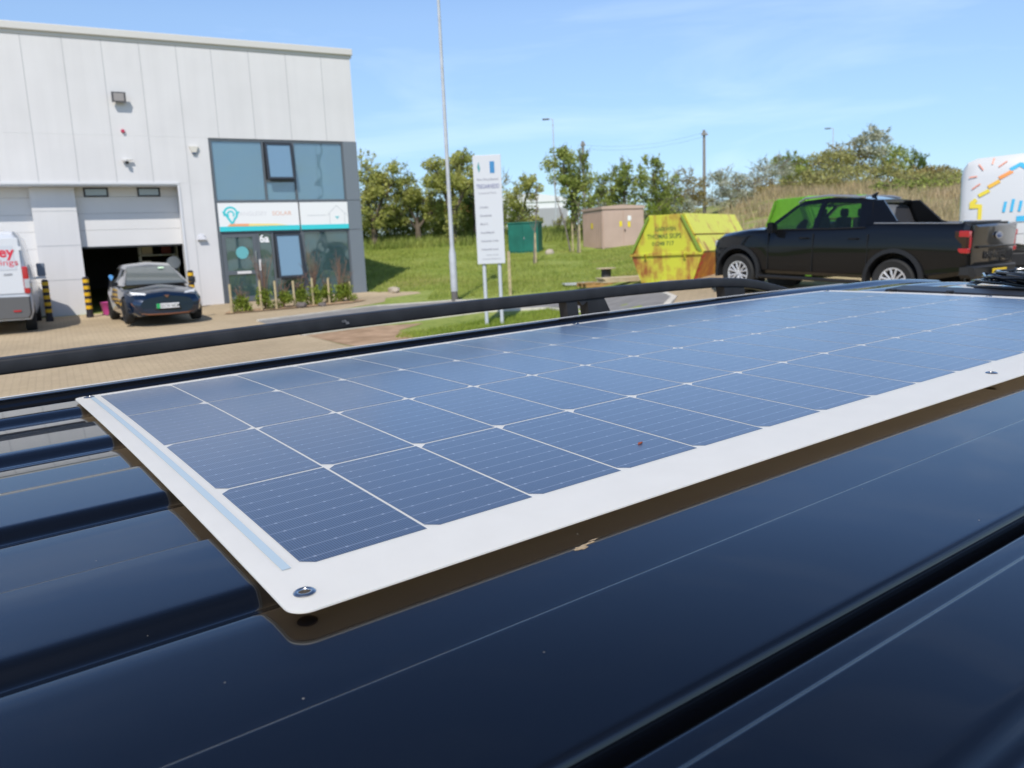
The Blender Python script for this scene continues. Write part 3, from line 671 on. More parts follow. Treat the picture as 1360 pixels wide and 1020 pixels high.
# rooms behind the glass
bm = B(); box(bm, .1, 4.3, 4.2, 4.3, 0, 5.2); box(bm, 0, .08, .2, 4.2, 0, 5.2); box(bm, .1, 4.3, .2, 4.2, 2.5, 2.62 + .4); box(bm, .1, 4.3, .2, 4.2, 5.15, 5.25); box(bm, .1, 4.3, .2, 4.2, -.1, .06)
obj('office_room', bm, mat('office_wall', (.45, .46, .46), .8), bld)
bm = B(); box(bm, 3.62, 3.95, .5, .7, 3.4, 5.1); obj('blind', bm, mat('pale_blind', (.75, .85, .85), .7), bld)
bm = B(); prism(bm, [(2.95, .1), (3.05, .9), (3.2, 1.55), (3.9, 1.58), (4.15, .8), (4.2, .1)], .35, .5); obj('banner_stand', bm, mat('green_display', (.10, .26, .12), .6, var=.3), bld)
bm = B(); box(bm, .9, 1.1, 1.5, 1.6, 4.1, 4.35); box(bm, .5, .85, 2, 2.4, 3.35, 3.7); obj('desk_clutter', bm, m_clad2, bld)

# things fixed to the front
def at_b(x, y, z): return TB @ V((x, y, z))
def bthing(name, label, cat, x, y, z, group=None): return thing(name, label, cat, at_b(x, y, z), YAWB, group)
fs = bthing('shop_sign', 'white fascia sign with turquoise stripe reading SOLAR above the office door', 'sign', 0, 0, 2.35)
m_sw = mat('sign_white', (.80, .80, .79), .45); m_tq = mat('sign_turquoise', (.05, .58, .62), .45)
for x0, x1 in ((.085, 2.665), (2.715, 4.37)):
    bm = B(); box(bm, x0, x1, -.035, .015, 0, .90); obj('sign_board', bm, m_sw, fs)
    bm = B(); box(bm, x0, x1, -.038, -.0352, .0, .155); obj('stripe', bm, m_tq, fs)
bm = B(); prism(bm, [(.32, .16), (.42, .24), (1.0, .235), (1.0, .15)], -.041, -.0382); obj('stripe', bm, mat('sign_orange', (.85, .38, .18), .5), fs)
bm = B(); prism(bm, [(1.002, .15), (1.002, .235), (1.9, .215), (2.3, .158)], -.041, -.0382); obj('stripe', bm, mat('sign_yellow', (.85, .68, .25), .5), fs)
text('SOLAR', .185, face_mtx((1.78, -.036, .49), (1, 0, 0), (0, 0, 1)), mat('pale_orange_letter', (.72, .42, .30), .5), fs, sx=1.15)
text('ANGLESEY', .185, face_mtx((.74, -.036, .49), (1, 0, 0), (0, 0, 1)), mat('very_pale_letter', (.66, .65, .66), .5), fs, sx=1.0)
def arc(bm, cx, cz, r0, r1, a0, a1, y0, y1, n=20):
    P = [(cx + math.cos(R_(a0 + (a1 - a0) * k / n)) * r1, cz + math.sin(R_(a0 + (a1 - a0) * k / n)) * r1) for k in range(n + 1)] + [(cx + math.cos(R_(a1 + (a0 - a1) * k / n)) * r0, cz + math.sin(R_(a1 + (a0 - a1) * k / n)) * r0) for k in range(n + 1)]
    for k in range(n):
        q = [P[k], P[k + 1], P[-(k + 2)], P[-(k + 1)]]; prism(bm, q, y0, y1)
bm = B(); arc(bm, .46, .56, .17, .23, -60, 200, -.04, -.0355); arc(bm, .46, .54, .07, .12, -40, 230, -.04, -.0355)
prism(bm, [(.27, .52), (.31, .58), (.52, .25), (.46, .22)], -.044, -.0405); prism(bm, [(.60, .40), (.52, .25), (.47, .24), (.56, .44)], -.048, -.0445); prism(bm, [(.62, .50), (.74, .60), (.72, .64), (.60, .56)], -.044, -.0405); prism(bm, [(.20, .60), (.30, .52), (.32, .56), (.22, .64)], -.052, -.0485)
obj('logo', bm, m_tq, fs)
bm = B()
for p, q in (((3.72, .17), (3.72, .52)), ((4.24, .17), (4.24, .52)), ((3.64, .46), (3.98, .78)), ((3.98, .78), (4.32, .46)), ((2.95, .46), (3.6, .46))):
    d = (V((q[0], 0, q[1])) - V((p[0], 0, p[1]))).normalized(); s = V((-d.z, 0, d.x)) * .008
    slab(bm, [V((p[0], -.0365, p[1])) + s, V((q[0], -.0365, q[1])) + s, V((q[0], -.0365, q[1])) - s, V((p[0], -.0365, p[1])) - s], (0, -1, 0), .002 + .001 * random.random())
obj('house_outline', bm, mat('pale_line', (.5, .52, .53), .5), fs)
bm = B(); prism(bm, [(3.90, .42), (4.06, .42), (3.98, .32)], -.04, -.0362); obj('leaf_mark', bm, mat('sign_teal', (.2, .55, .58), .5), fs)
fl = bthing('floodlight', 'square grey floodlight bracketed high on the cladding', 'floodlight', -2.44, 0, 6.33)
bm = B(); slab(bm, [(-.19, -.18, -.13), (.19, -.18, -.13), (.19, -.26, .15), (-.19, -.26, .15)], (0, 1, .25), .10); obj('lamp_body', bm, mat('lamp_grey', (.12, .12, .13), .5), fl)
bm = B(); slab(bm, [(-.14, -.195, -.09), (.14, -.195, -.09), (.14, -.265, .12), (-.14, -.265, .12)], (0, -1, -.25), .004); obj('lamp_glass', bm, mat('lamp_glass', (.45, .42, .42), .2), fl)
bm = B(); box(bm, -.05, .05, -.16, 0, -.06, .02); obj('bracket', bm, m_blk, fl)
o = obj('alarm_beacon', cyl(B(), (0, 0, 0), (0, -.07, 0), .06, .045, 14), mat('red_beacon', (.5, .03, .08), .3)); tag(o, 'small red alarm beacon on the cladding below the floodlight', 'alarm', loc=at_b(-2.42, 0, 5.40), rz=YAWB)
sc = bthing('security_camera', 'white domed security camera under the red beacon', 'camera', -2.42, 0, 4.52)
bm = B(); cyl(bm, (0, -.02, .03), (0, -.16, .0), .05, .05, 12); box(bm, -.13, .0, -.13, -.05, 0, .07, bev=.01); box(bm, .02, .16, -.12, -.06, .02, .07, bev=.01); obj('camera_body', bm, m_clad2, sc)
bm = B(); q = bmesh.ops.create_uvsphere(bm, u_segments=12, v_segments=8, radius=.055)
for v in q['verts']: v.co += V((0, -.13, -.05))
obj('dome', bm, m_blk, sc, smooth=60)
ab = bthing('bell_box', 'white alarm bell box with a dark underside beside the upper office window', 'alarm box', -.46, 0, 4.9)
bm = B(); loft(bm, [[(-.14, -.002, .10), (.14, -.002, .10), (.07, -.002, -.10), (-.07, -.002, -.10)], [(-.13, -.09, .09), (.13, -.09, .09), (.06, -.07, -.09), (-.06, -.07, -.09)]], mirror=False); obj('bell_cover', bm, mat('cream_plastic', (.72, .68, .60), .5), ab)
bm = B(); box(bm, -.06, .06, -.075, -.004, -.135, -.101, bev=.01); obj('lens', bm, mat('blue_lens', (.05, .10, .2), .3), ab)
wl = obj('wall_lamp', loft(B(), [[(-.15, -.0, -.09), (.15, 0, -.09), (.10, 0, .06), (0, 0, .11), (-.10, 0, .06)], [(-.13, -.12, -.09), (.13, -.12, -.09), (.06, -.08, .02), (0, -.07, .04), (-.06, -.08, .02)]], mirror=False), mat('lamp_pale', (.50, .50, .52), .5), smooth=40)
tag(wl, 'pale bulkhead lamp on the wall between garage bay and office door', 'wall lamp', loc=at_b(-.49, 0, 2.2), rz=YAWB)

# ------------------------------------------------------------------ striped bollards
def bollard(h=1.15):
    t = thing('bollard', '', 'bollard', group='black and yellow bollards at the garage bays')
    bm = B(); cyl(bm, (0, 0, -.1), (0, 0, h), .085, n=18); cyl(bm, (0, 0, h), (0, 0, h + .03), .085, .05, 18); cyl(bm, (0, 0, -.1), (0, 0, .1), .10, n=18); obj('post', bm, mat('bollard_black', (.025, .022, .03), .5), t, smooth=40)
    for k in range(5):
        z = .25 + k * .19; bm = B(); cyl(bm, (0, 0, z), (0, 0, z + .10), .0885, n=18); obj('yellow_band', bm, mat('bollard_yellow', (.75, .44, .015), .45), t, smooth=40)
    return t
b0_ = bollard(); b0_['label'] = 'black and yellow bollard standing nearest the white van'; b0_.location = (-12.98, 22.95, gz(-12.98, 22.95))
copy_tree(b0_, 'black and yellow bollard by the left edge of the open garage', (-12.22, 23.7, gz(-12.2, 23.7)))
copy_tree(b0_, 'black and yellow bollard half hidden behind the right side of the blue car', (-9.75, 25.2, gz(-9.7, 25.2)))
# inside the garage
bk = obj('bucket', lathe(B(), [(.0, .0), (.18, 0), (.235, .36), (.25, .37), (.245, .385), (.225, .36), (.17, .03), (0, .03)], 24, 'z'), mat('magenta_plastic', (.50, .06, .26), .5), smooth=50)
tag(bk, 'magenta pink tub on the garage threshold beside the car', 'bucket', loc=(-11.95, 24.35, gz(-11.95, 24.35) + .004))
hc = thing('charging_cable', 'blue charging plug hanging on a thin cable by the car mirror', 'charging cable', (-10.9, 23.0, gz(-10.9, 23)))
tube_pts = [(-1.3, 1.4, .05), (-.9, .9, .02), (-.55, .6, .3), (-.42, .35, .75), (-.32, .15, 1.0)]
obj('cable', tube(B(), tube_pts, .018, 6), mat('dull_cable', (.12, .12, .10), .6), hc, smooth=60)
bm = B(); tube(bm, [(-.36, .22, 1.18), (-.22, .12, 1.05), (-.10, .04, .90)], [.06, .08, .05], 8); obj('plug', bm, mat('blue_plastic', (.07, .25, .52), .4), hc, smooth=60)
shf = thing('storage_rack', 'open metal rack in the dark garage loaded with pale boxes', 'shelving', at_b(-1.55, 2.4, 0), YAWB)
bm = B()
for x in (-.6, .55):
    for y in (0, .5): box(bm, x, x + .05, y, y + .05, 0, 2.5)
obj('rack_frame', bm, m_joint, shf)
for z in (.3, 1.0, 1.7): bm = B(); box(bm, -.6, .6, 0, .55, z, z + .04); obj('shelf', bm, m_joint, shf)
for nm_, lab, x, z, sx_, sz, m in (('carton', 'pale cardboard carton on the top shelf of the garage rack', -.35, 1.744, .34, .45, mat('pale_card', (.5, .44, .34), .8)), ('carton', 'cream carton on the middle shelf of the garage rack', -.40, 1.044, .3, .5, mat('cream_card', (.55, .50, .42), .8)), ('tool_case', 'dark red case on the top shelf of the garage rack', .25, 1.744, .3, .3, mat('maroon', (.16, .03, .03), .6))):
    bm = B(); box(bm, x - sx_ / 2, x + sx_ / 2, .08, .45, z, z + sz, bev=.01); box(bm, x - .03, x + .03, .074, .079, z + .01, z + sz - .01)
    tag(obj(nm_, bm, m), lab, nm_.replace('_', ' ')).matrix_world = shf.matrix_world if False else Matrix.Translation(at_b(-1.55, 2.4, 0)) @ Matrix.Rotation(YAWB, 4, 'Z')
o = obj('cable_drum', lathe(B(), [(.0, -.1), (.2, -.1), (.2, -.07), (.09, -.06), (.09, .06), (.2, .07), (.2, .1), (0, .1)], 20, 'y'), mat('offwhite_plastic', (.62, .60, .55), .6), smooth=40)
tag(o, 'round off-white drum hanging high inside the garage at its right edge', 'drum', loc=at_b(-1.25, 1.3, 1.45), rz=YAWB)

# ------------------------------------------------------------------ vehicles
m_black = mat('black_car_paint', (.003, .0033, .004), .4, coat=1, crough=.015, spec=.1)
m_black.node_tree.nodes['Principled BSDF'].inputs['Coat IOR'].default_value = 1.4
m_trim = mat('dark_trim', (.014, .014, .015), .5)
m_chrome = mat('chrome', (.7, .7, .7), .12, metal=1)
m_seat = mat('dark_seat', (.02, .02, .022), .8)
m_clear = glassmat('car_glass', (.02, .03, .03), .18)
m_clear.node_tree.nodes['Transparent BSDF'].inputs[0].default_value = (.80, .88, .84, 1)
m_tailred = mat('tail_red', (.42, .012, .02), .2, coat=1)
m_plate_y = mat('yellow_plate', (.80, .55, .02), .4); m_plate_w = mat('white_plate', (.78, .78, .76), .4)
m_ink = mat('black_ink', (.01, .01, .01), .5)

def arch_ring(x, r0, r1, y0, y1, zc, a0=-12, a1=192, n=22):
    bm = B()
    P = []
    for k in range(n + 1):
        a = R_(a0 + (a1 - a0) * k / n); P.append((math.cos(a), math.sin(a)))
    vs = [[bm.verts.new((x + c * r, y, zc + s * r)) for r, y in ((r0, y0), (r0, y1), (r1, y1 - .006), (r1, y0))] for c, s in P]
    for a, b in zip(vs, vs[1:]):
        for k in range(4): bm.faces.new((a[k], a[(k + 1) % 4], b[(k + 1) % 4], b[k]))
    bm.faces.new(vs[0]); bm.faces.new(vs[-1][::-1])
    return bm

# --- black pickup, nose away to the left; rear axle at the origin
TR_H = math.atan2(.80, -.60)
pk = thing('pickup_truck', 'black double cab pickup truck parked with its tail towards the white van', 'pickup truck', (7.44, 14.73, .78), TR_H)
bm = B()
def sec(x, zb, zs, zm, zsh, zt, wb, ws, wm, wsh, wt, zc=None):
    return [(x, 0, zb), (x, wb, zb), (x, ws, zs), (x, wm, zm), (x, wsh, zsh), (x, wt, zt), (x, 0, zc if zc else zt + .01)]
loft(bm, [sec(-1.17, .60, .66, .92, 1.28, 1.35, .80, .86, .88, .86, .83, 1.355),
          sec(-1.10, .55, .62, .92, 1.30, 1.385, .84, .91, .93, .915, .87, 1.34),
          sec(-.60, .45, .52, .94, 1.31, 1.395, .85, .93, .955, .935, .885, 1.34),
          sec(0, .45, .52, .96, 1.30, 1.39, .85, .94, .965, .94, .89, 1.34),
          sec(.46, .42, .48, .94, 1.28, 1.38, .86, .92, .945, .925, .885, 1.34),
          sec(.54, .42, .48, .94, 1.25, 1.33, .86, .92, .945, .925, .885, 1.30),
          sec(1.6, .42, .48, .94, 1.23, 1.30, .86, .92, .94, .925, .885, 1.27),
          sec(2.55, .42, .48, .94, 1.21, 1.28, .86, .92, .945, .92, .87, 1.34),
          sec(3.20, .42, .50, .92, 1.17, 1.24, .85, .93, .96, .91, .82, 1.32),
          sec(3.72, .42, .52, .88, 1.12, 1.18, .82, .91, .93, .87, .76, 1.26),
          sec(3.92, .42, .52, .84, 1.05, 1.11, .74, .84, .87, .80, .70, 1.18),
          sec(4.00, .50, .56, .80, .98, 1.04, .62, .72, .76, .70, .60, 1.09)])
body = obj('body', bm, m_black, pk, smooth=30); 
cb = B()
for x in (0, 3.27):
    for s in (1, -1): cyl(cb, (x, s * .62, .42), (x, s * 1.1, .42), .475, n=36)
cut(body, cb)
for x in (0, 3.27):
    for s in (1, -1):
        bm = arch_ring(x, .472, .545, s * .80, s * .982, .42); obj('wheel_arch_trim', bm, m_trim, body, smooth=40)
        bm = B(); cyl(bm, (x, s * .60, .42), (x, s * .62, .42), .47, n=24); obj('wheel_well', bm, m_ink, body)
        wheel(pk, (x, s * .83, .39), .395, s, wdt=.26, rim=.62, rimmat=m_alloy)
pk.rotation_euler = (0, -.052, TR_H)
# cab
def pillar(bm, a, b, w0, w1, d0=.05, d1=.05):
    """a, b: bottom / top (x, y, z); widths along x; depth along y"""
    A = [(a[0], a[1], a[2]), (a[0] + w0, a[1], a[2]), (a[0] + w0, a[1] - math.copysign(d0, a[1]), a[2]), (a[0], a[1] - math.copysign(d0, a[1]), a[2])]
    Bq = [(b[0], b[1], b[2]), (b[0] + w1, b[1], b[2]), (b[0] + w1, b[1] - math.copysign(d1, b[1]), b[2]), (b[0], b[1] - math.copysign(d1, b[1]), b[2])]
    loft(bm, [A, Bq], mirror=False)
bm = B()
loft(bm, [[(.56, 0, 1.76), (.56, .60, 1.74), (.56, .67, 1.72), (.56, .60, 1.80), (.56, 0, 1.82)],
          [(.9, 0, 1.78), (.9, .64, 1.77), (.9, .70, 1.75), (.9, .64, 1.845), (.9, 0, 1.875)],
          [(1.5, 0, 1.79), (1.5, .65, 1.78), (1.5, .71, 1.76), (1.5, .65, 1.86), (1.5, 0, 1.89)],
          [(2.0, 0, 1.74), (2.0, .62, 1.74), (2.0, .69, 1.72), (2.0, .63, 1.81), (2.0, 0, 1.845)],
          [(2.16, 0, 1.70), (2.16, .60, 1.69), (2.16, .67, 1.67), (2.16, .61, 1.735), (2.16, 0, 1.77)]])
for s in (1, -1):
    pillar(bm, (2.62, s * .86, 1.27), (2.06, s * .69, 1.73), .10, .07)
    pillar(bm, (1.55, s * .89, 1.27), (1.50, s * .705, 1.78), .11, .09)
    pillar(bm, (.46, s * .885, 1.30), (.60, s * .69, 1.77), .26, .20, .07, .07)
cab_ = obj('cab_roof', bm, m_black, pk, smooth=35)
for s in (1, -1):
    bm = B(); tube(bm, [(.78, s * .62, 1.835), (.95, s * .64, 1.875), (1.5, s * .645, 1.895), (2.0, s * .62, 1.855), (2.14, s * .60, 1.78)], .022, 8); obj('roof_rail', bm, mat('satin_silver', (.45, .46, .48), .35, metal=.7), cab_, smooth=50)
    # sloping sail behind the cab
    bm = B(); slab(bm, [(.64, s * .66, 1.79), (.42, s * .66, 1.80), (.06, s * .82, 1.43), (-.10, s * .86, 1.37), (.60, s * .87, 1.37)], (0, -s, -.3), .05); obj('sports_bar', bm, m_trim if s < 0 else m_black, cab_)
    # glass
    bm = B(); slab(bm, [(1.66, s * .882, 1.27), (2.64, s * .865, 1.26), (2.13, s * .695, 1.715), (1.59, s * .70, 1.77)], (0, -s, -.3), .006); obj('window', bm, m_clear, pk)
    bm = B(); slab(bm, [(.72, s * .882, 1.30), (1.55, s * .885, 1.27), (1.50, s * .70, 1.775), (.80, s * .69, 1.765)], (0, -s, -.3), .006); obj('window', bm, m_clear, pk)
    bm = B(); tube(bm, [(.60, s * .905, 1.32), (1.2, s * .905, 1.295), (1.9, s * .905, 1.28), (2.5, s * .895, 1.27)], .012, 6); obj('window_trim', bm, m_trim, pk)
    bm = B(); box(bm, -1.0, .44, min(s * .84, s * .895), max(s * .84, s * .895), 1.385, 1.402, bev=.006); obj('bed_rail', bm, mat('satin_silver', (.45, .46, .48), .35), pk)
    m_ = obj('door_mirror', loft(B(), [[(2.40, s * .90, 1.23), (2.46, s * .90, 1.23), (2.46, s * .90, 1.33), (2.40, s * .90, 1.35)], [(2.36, s * 1.12, 1.20), (2.50, s * 1.10, 1.22), (2.50, s * 1.10, 1.40), (2.36, s * 1.12, 1.42)]], mirror=False), m_black, pk)
    for hx in (1.66, .66): bm = B(); tube(bm, [(hx, s * .935, 1.12), (hx + .03, s * .965, 1.125), (hx + .19, s * .965, 1.125), (hx + .22, s * .935, 1.12)], .014, 6); obj('door_handle', bm, m_black, pk, smooth=60)
    bm = B(); tube(bm, [(.52, s * .90, .36), (.6, s * .98, .36), (2.7, s * .98, .36), (2.8, s * .9, .36)], .035, 8); obj('side_step', bm, m_trim, pk, smooth=50)
    bm = B(); box(bm, -1.19, -.96, min(s * .80, s * .925), max(s * .80, s * .925), 0.90, 1.28, bev=.02); tl = obj('tail_light', bm, mat('smoked_lens', (.03, .005, .006), .15, coat=1), pk)
    bm = B()
    for z0, z1 in ((1.17, 1.27), (.91, .99)): box(bm, -1.198, -1.04, min(s * .82, s * .931), max(s * .82, s * .931), z0, z1, bev=.01)
    box(bm, -1.198, -1.12, min(s * .80, s * .87), max(s * .80, s * .87), .99, 1.17, bev=.01); obj('red_lens', bm, m_tailred, tl)
    bm = B(); box(bm, 3.86, 3.97, min(s * .50, s * .82), max(s * .50, s * .82), .90, 1.04, bev=.02); obj('headlight', bm, mat('lamp_clear', (.4, .42, .45), .1, coat=1), pk)
    for cutx in (1.58, .50, 2.56):
        bm = B(); box(bm, cutx, cutx + .012, min(s * .90, s * .9475), max(s * .90, s * .9475), .5, 1.2); obj('door_gap', bm, m_ink, pk)
bm = B(); slab(bm, [(2.69, -.80, 1.29), (2.69, .80, 1.29), (2.16, .60, 1.72), (2.16, -.60, 1.72)], (-1, 0, -1), .008); obj('windscreen', bm, m_clear, pk)
bm = B(); slab(bm, [(.54, -.78, 1.36), (.54, .78, 1.36), (.64, .60, 1.75), (.64, -.60, 1.75)], (1, 0, 0), .008); rw = obj('rear_window', bm, mat('privacy_glass', (.05, .05, .055), .08, coat=1), pk)
bm = B(); slab(bm, [(.572, .50, 1.58), (.582, .40, 1.66), (.572, .30, 1.58), (.562, .35, 1.53), (.555, .40, 1.47), (.562, .45, 1.53)], (-1, 0, 0), .006); obj('sticker', bm, mat('turquoise_sticker', (.12, .62, .60), .4), rw)
bm = B(); box(bm, .530, .538, .20, .60, 1.40, 1.44); obj('sticker', bm, mat('orange_sticker', (.75, .15, .05), .5), rw)
bm = B(); tube(bm, [(1.0, -.05, 1.87), (.93, -.05, 1.93), (.90, -.05, 1.94)], [.05, .02, .006], 8); obj('roof_aerial', bm, m_black, cab_, smooth=50)
for x in (1.05, 1.85):
    for y in (.38, -.38):
        bm = B(); box(bm, x - .14, x - .02, y - .22, y + .22, 1.2, 1.50, bev=.05); box(bm, x - .13, x - .04, y - .11, y + .11, 1.50, 1.66, bev=.04); obj('seat', bm, m_seat, pk, smooth=40)
bm = B(); bm2 = lathe(B(), [(.15, 0), (.175, 0), (.175, .025), (.15, .025), (.15, 0)], 20, 'x') if False else None
cyl(bm, (2.20, .38, 1.33), (2.215, .38, 1.34), .15, n=20); obj('steering_wheel', bm, m_seat, pk)
# bed cover, tailgate, bumper
bm = B(); box(bm, -1.05, .55, -.80, .80, 1.352, 1.372, bev=.008); box(bm, -1.08, -1.02, -.80, .80, 1.373, 1.405, bev=.01); obj('load_cover', bm, m_trim, pk)
bm = B(); tube(bm, [(-.98, -.72, 1.42), (-.98, .70, 1.42)], .016, 8); obj('cover_bar', bm, m_chrome, pk)
bm = B(); loft(bm, [[(-1.16, 0, .74), (-1.16, .76, .74), (-1.16, .80, 1.0), (-1.16, .79, 1.35), (-1.16, 0, 1.37)], [(-1.20, 0, .72), (-1.20, .77, .72), (-1.20, .80, 1.0), (-1.225, .79, 1.365), (-1.235, 0, 1.38)], [(-1.235, 0, .76), (-1.23, .70, .76), (-1.215, .74, .98), (-1.25, .72, 1.33), (-1.26, 0, 1.34)]]); tg = obj('tailgate', bm, mat('grey_black_gloss', (.012, .012, .013), .25, coat=1, crough=.06), pk, smooth=25)
bm = B(); box(bm, -1.262, -1.238, -.70, .70, .985, 1.02, bev=.006); obj('tailgate_crease', bm, m_black, tg)
bm = B(); lathe(bm, [(0, 0), (.12, 0), (.115, .012), (0, .018)], 26, 'z')
for v in bm.verts: v.co = V((-1.262 - v.co.z, v.co.x, 1.19 + v.co.y * .45))
bdg = obj('badge', bm, mat('badge_blue', (.03, .06, .16), .3, coat=1), tg)
bm = B(); lathe(bm, [(.108, 0), (.124, 0), (.124, .016), (.108, .016), (.108, 0)], 26, 'z')
for v in bm.verts: v.co = V((-1.263 - v.co.z, v.co.x, 1.19 + v.co.y * .45))
obj('badge_ring', bm, m_chrome, bdg)
fm = lambda x, y, z: face_mtx((x, y, z), (0, -1, 0), (0, 0, 1))
text('RANGER', .17, fm(-1.238, .42, .81), m_trim, tg, 'raised_lettering', sx=1.25, bold=.004, ext=.006)
bm = B(); loft(bm, [[(-1.10, 0, .50), (-1.10, .86, .50), (-1.10, .93, .56), (-1.10, .93, .68), (-1.10, 0, .70)], [(-1.28, 0, .48), (-1.26, .80, .50), (-1.22, .88, .56), (-1.22, .88, .70), (-1.30, 0, .71)], [(-1.32, 0, .52), (-1.30, .74, .54), (-1.27, .80, .58), (-1.27, .80, .67), (-1.33, 0, .68)]]); obj('rear_bumper', bm, m_trim, pk, smooth=30)
bm = B(); box(bm, -1.345, -1.333, -.26, .26, .53, .645, bev=.004); np_ = obj('number_plate', bm, m_plate_y, pk)
text('HX74 BWC', .10, fm(-1.346, .245, .552), m_ink, np_, 'plate_lettering', bold=.002, ext=.001, sx=.95)

# --- hatchback / electric car seen nose-on
def hatch():
    t = thing('electric_car', 'dark blue electric hatchback parked nose-out in front of the half open garage', 'car', (-10.30, 23.03, .60), math.atan2(-.875, .485) + .06)
    m_blue = mat('dark_blue_car_paint', (.003, .015, .042), .25, coat=1, crough=.03, metal=.3)
    cop = mat('copper_trim', (.32, .14, .07), .35, metal=.7)
    bm = B()
    loft(bm, [sec(-.68, .38, .45, .70, .90, .98, .60, .70, .74, .70, .62),
              sec(-.60, .25, .36, .70, .95, 1.02, .74, .82, .84, .80, .72),
              sec(0, .20, .30, .68, .93, 1.0, .80, .88, .905, .86, .79),
              sec(.9, .18, .28, .66, .88, .96, .80, .87, .895, .87, .80),
              sec(2.0, .18, .28, .64, .86, .92, .80, .87, .89, .86, .78, .97),
              sec(2.75, .20, .28, .62, .80, .84, .78, .88, .90, .84, .74, .93),
              sec(3.20, .20, .28, .58, .72, .76, .74, .84, .87, .80, .68, .86),
              sec(3.46, .20, .30, .52, .66, .70, .60, .74, .78, .70, .56, .78),
              sec(3.57, .24, .34, .48, .60, .64, .40, .56, .62, .54, .40, .69)])
    bd = obj('body', bm, m_blue, t, smooth=30)
    cb = B()
    for x in (0, 2.77):
        for s in (1, -1): cyl(cb, (x, s * .60, .34), (x, s * 1.1, .34), .375, n=32)
    cut(bd, cb)
    for x in (0, 2.77):
        for s in (1, -1): wheel(t, (x, s * .79, .335), .335, s, wdt=.22, rim=.7, spokes=5, rimmat=m_trim)
    bm = B()
    loft(bm, [[(-.55, 0, 1.25), (-.55, .52, 1.24), (-.55, .58, 1.22), (-.55, .52, 1.30), (-.55, 0, 1.33)],
              [(.2, 0, 1.42), (.2, .56, 1.41), (.2, .62, 1.38), (.2, .56, 1.47), (.2, 0, 1.52)],
              [(1.0, 0, 1.43), (1.0, .56, 1.42), (1.0, .62, 1.39), (1.0, .56, 1.48), (1.0, 0, 1.53)],
              [(1.45, 0, 1.37), (1.45, .54, 1.35), (1.45, .59, 1.33), (1.45, .54, 1.40), (1.45, 0, 1.45)]])
    for s in (1, -1):
        pillar(bm, (2.15, s * .80, .94), (1.38, s * .60, 1.36), .16, .08)
        pillar(bm, (.95, s * .82, .92), (.95, s * .62, 1.40), .10, .07); pillar(bm, (-.35, s * .80, .95), (-.35, s * .59, 1.30), .35, .35)
    obj('cabin_roof', bm, mat('silver_roof', (.20, .20, .21), .3, coat=1), t, smooth=35)
    for s in (1, -1):
        bm = B(); slab(bm, [(-.1, s * .80, .96), (2.2, s * .80, .94), (1.42, s * .60, 1.36), (0, s * .60, 1.38)], (0, -s, -.3), .006); obj('side_window', bm, m_glassd, t)
        bm = B(); loft(bm, [[(1.95, s * .86, .96), (2.02, s * .86, .96), (2.02, s * .86, 1.03), (1.95, s * .86, 1.03)], [(1.90, s * 1.04, .93), (2.06, s * 1.02, .95), (2.06, s * 1.02, 1.09), (1.90, s * 1.04, 1.10)]], mirror=False); obj('door_mirror', bm, m_trim, t)
        bm = B(); slab(bm, [(3.30, s * .69, .66), (3.475, s * .44, .66), (3.40, s * .46, .73), (3.13, s * .77, .78)] if True else [], (.3, 0, 1), .03); obj('headlight', bm, mat('bright_lamp', (.75, .75, .74), .15, coat=1), t)
        bm = B(); tube(bm, [(3.44, s * .80, .54), (3.52, s * .60, .27), (3.57, s * .30, .24)], .018, 6); tube(bm, [(3.47, s * .60, .46), (3.52, s * .46, .30)], .014, 6); obj('copper_strip', bm, cop, t)
    bm = B(); slab(bm, [(2.26, -.72, .965), (2.26, .72, .965), (1.47, .54, 1.40), (1.47, -.54, 1.40)], (-1, 0, -1), .008); ws = obj('windscreen', bm, mat('grey_glass', (.10, .115, .115), .05, coat=1, spec=.8), t)
    bm = B(); slab(bm, [(1.62, .20, 1.345), (1.62, .34, 1.345), (1.56, .34, 1.38), (1.56, .20, 1.38)], (1, 0, 1.8), .006); obj('permit_sticker', bm, mat('pale_green_sticker', (.6, .8, .55), .5), ws)
    bm = B(); box(bm, 2.24, 2.40, -.72, .72, .93, .965, bev=.01); obj('scuttle', bm, m_ink, t)
    bm = B(); loft(bm, [[(3.50, 0, .22), (3.46, .62, .22), (3.44, .72, .48), (3.52, 0, .50)], [(3.585, 0, .22), (3.54, .60, .22), (3.50, .70, .46), (3.605, 0, .48)]]); obj('grille', bm, mat('grille_black', (.015, .013, .012), .5), t)
    bm = B(); tube(bm, [(3.60, -.48, .25), (3.62, 0, .24), (3.60, .48, .25)], .018, 6); obj('copper_strip', bm, cop, t)
    bm = B(); prism(bm, [(-.06, .70), (.06, .70), (0, .64)], 3.555, 3.60, 'x'); obj('badge', bm, cop, t)
    bm = B(); box(bm, 3.61, 3.622, -.26, .26, .385, .50); pl = obj('number_plate', bm, m_plate_w, t)
    bm = B(); box(bm, 3.6225, 3.625, -.26, -.18, .385, .50); obj('green_flash', bm, mat('plate_green', (.02, .35, .10), .5), pl)
    text('DC74 NCM', .10, face_mtx((3.623, -.17, .405), (0, 1, 0), (0, 0, 1)), m_ink, pl, 'plate_lettering', bold=.002, ext=.001, sx=.88)
    return t
hatch()

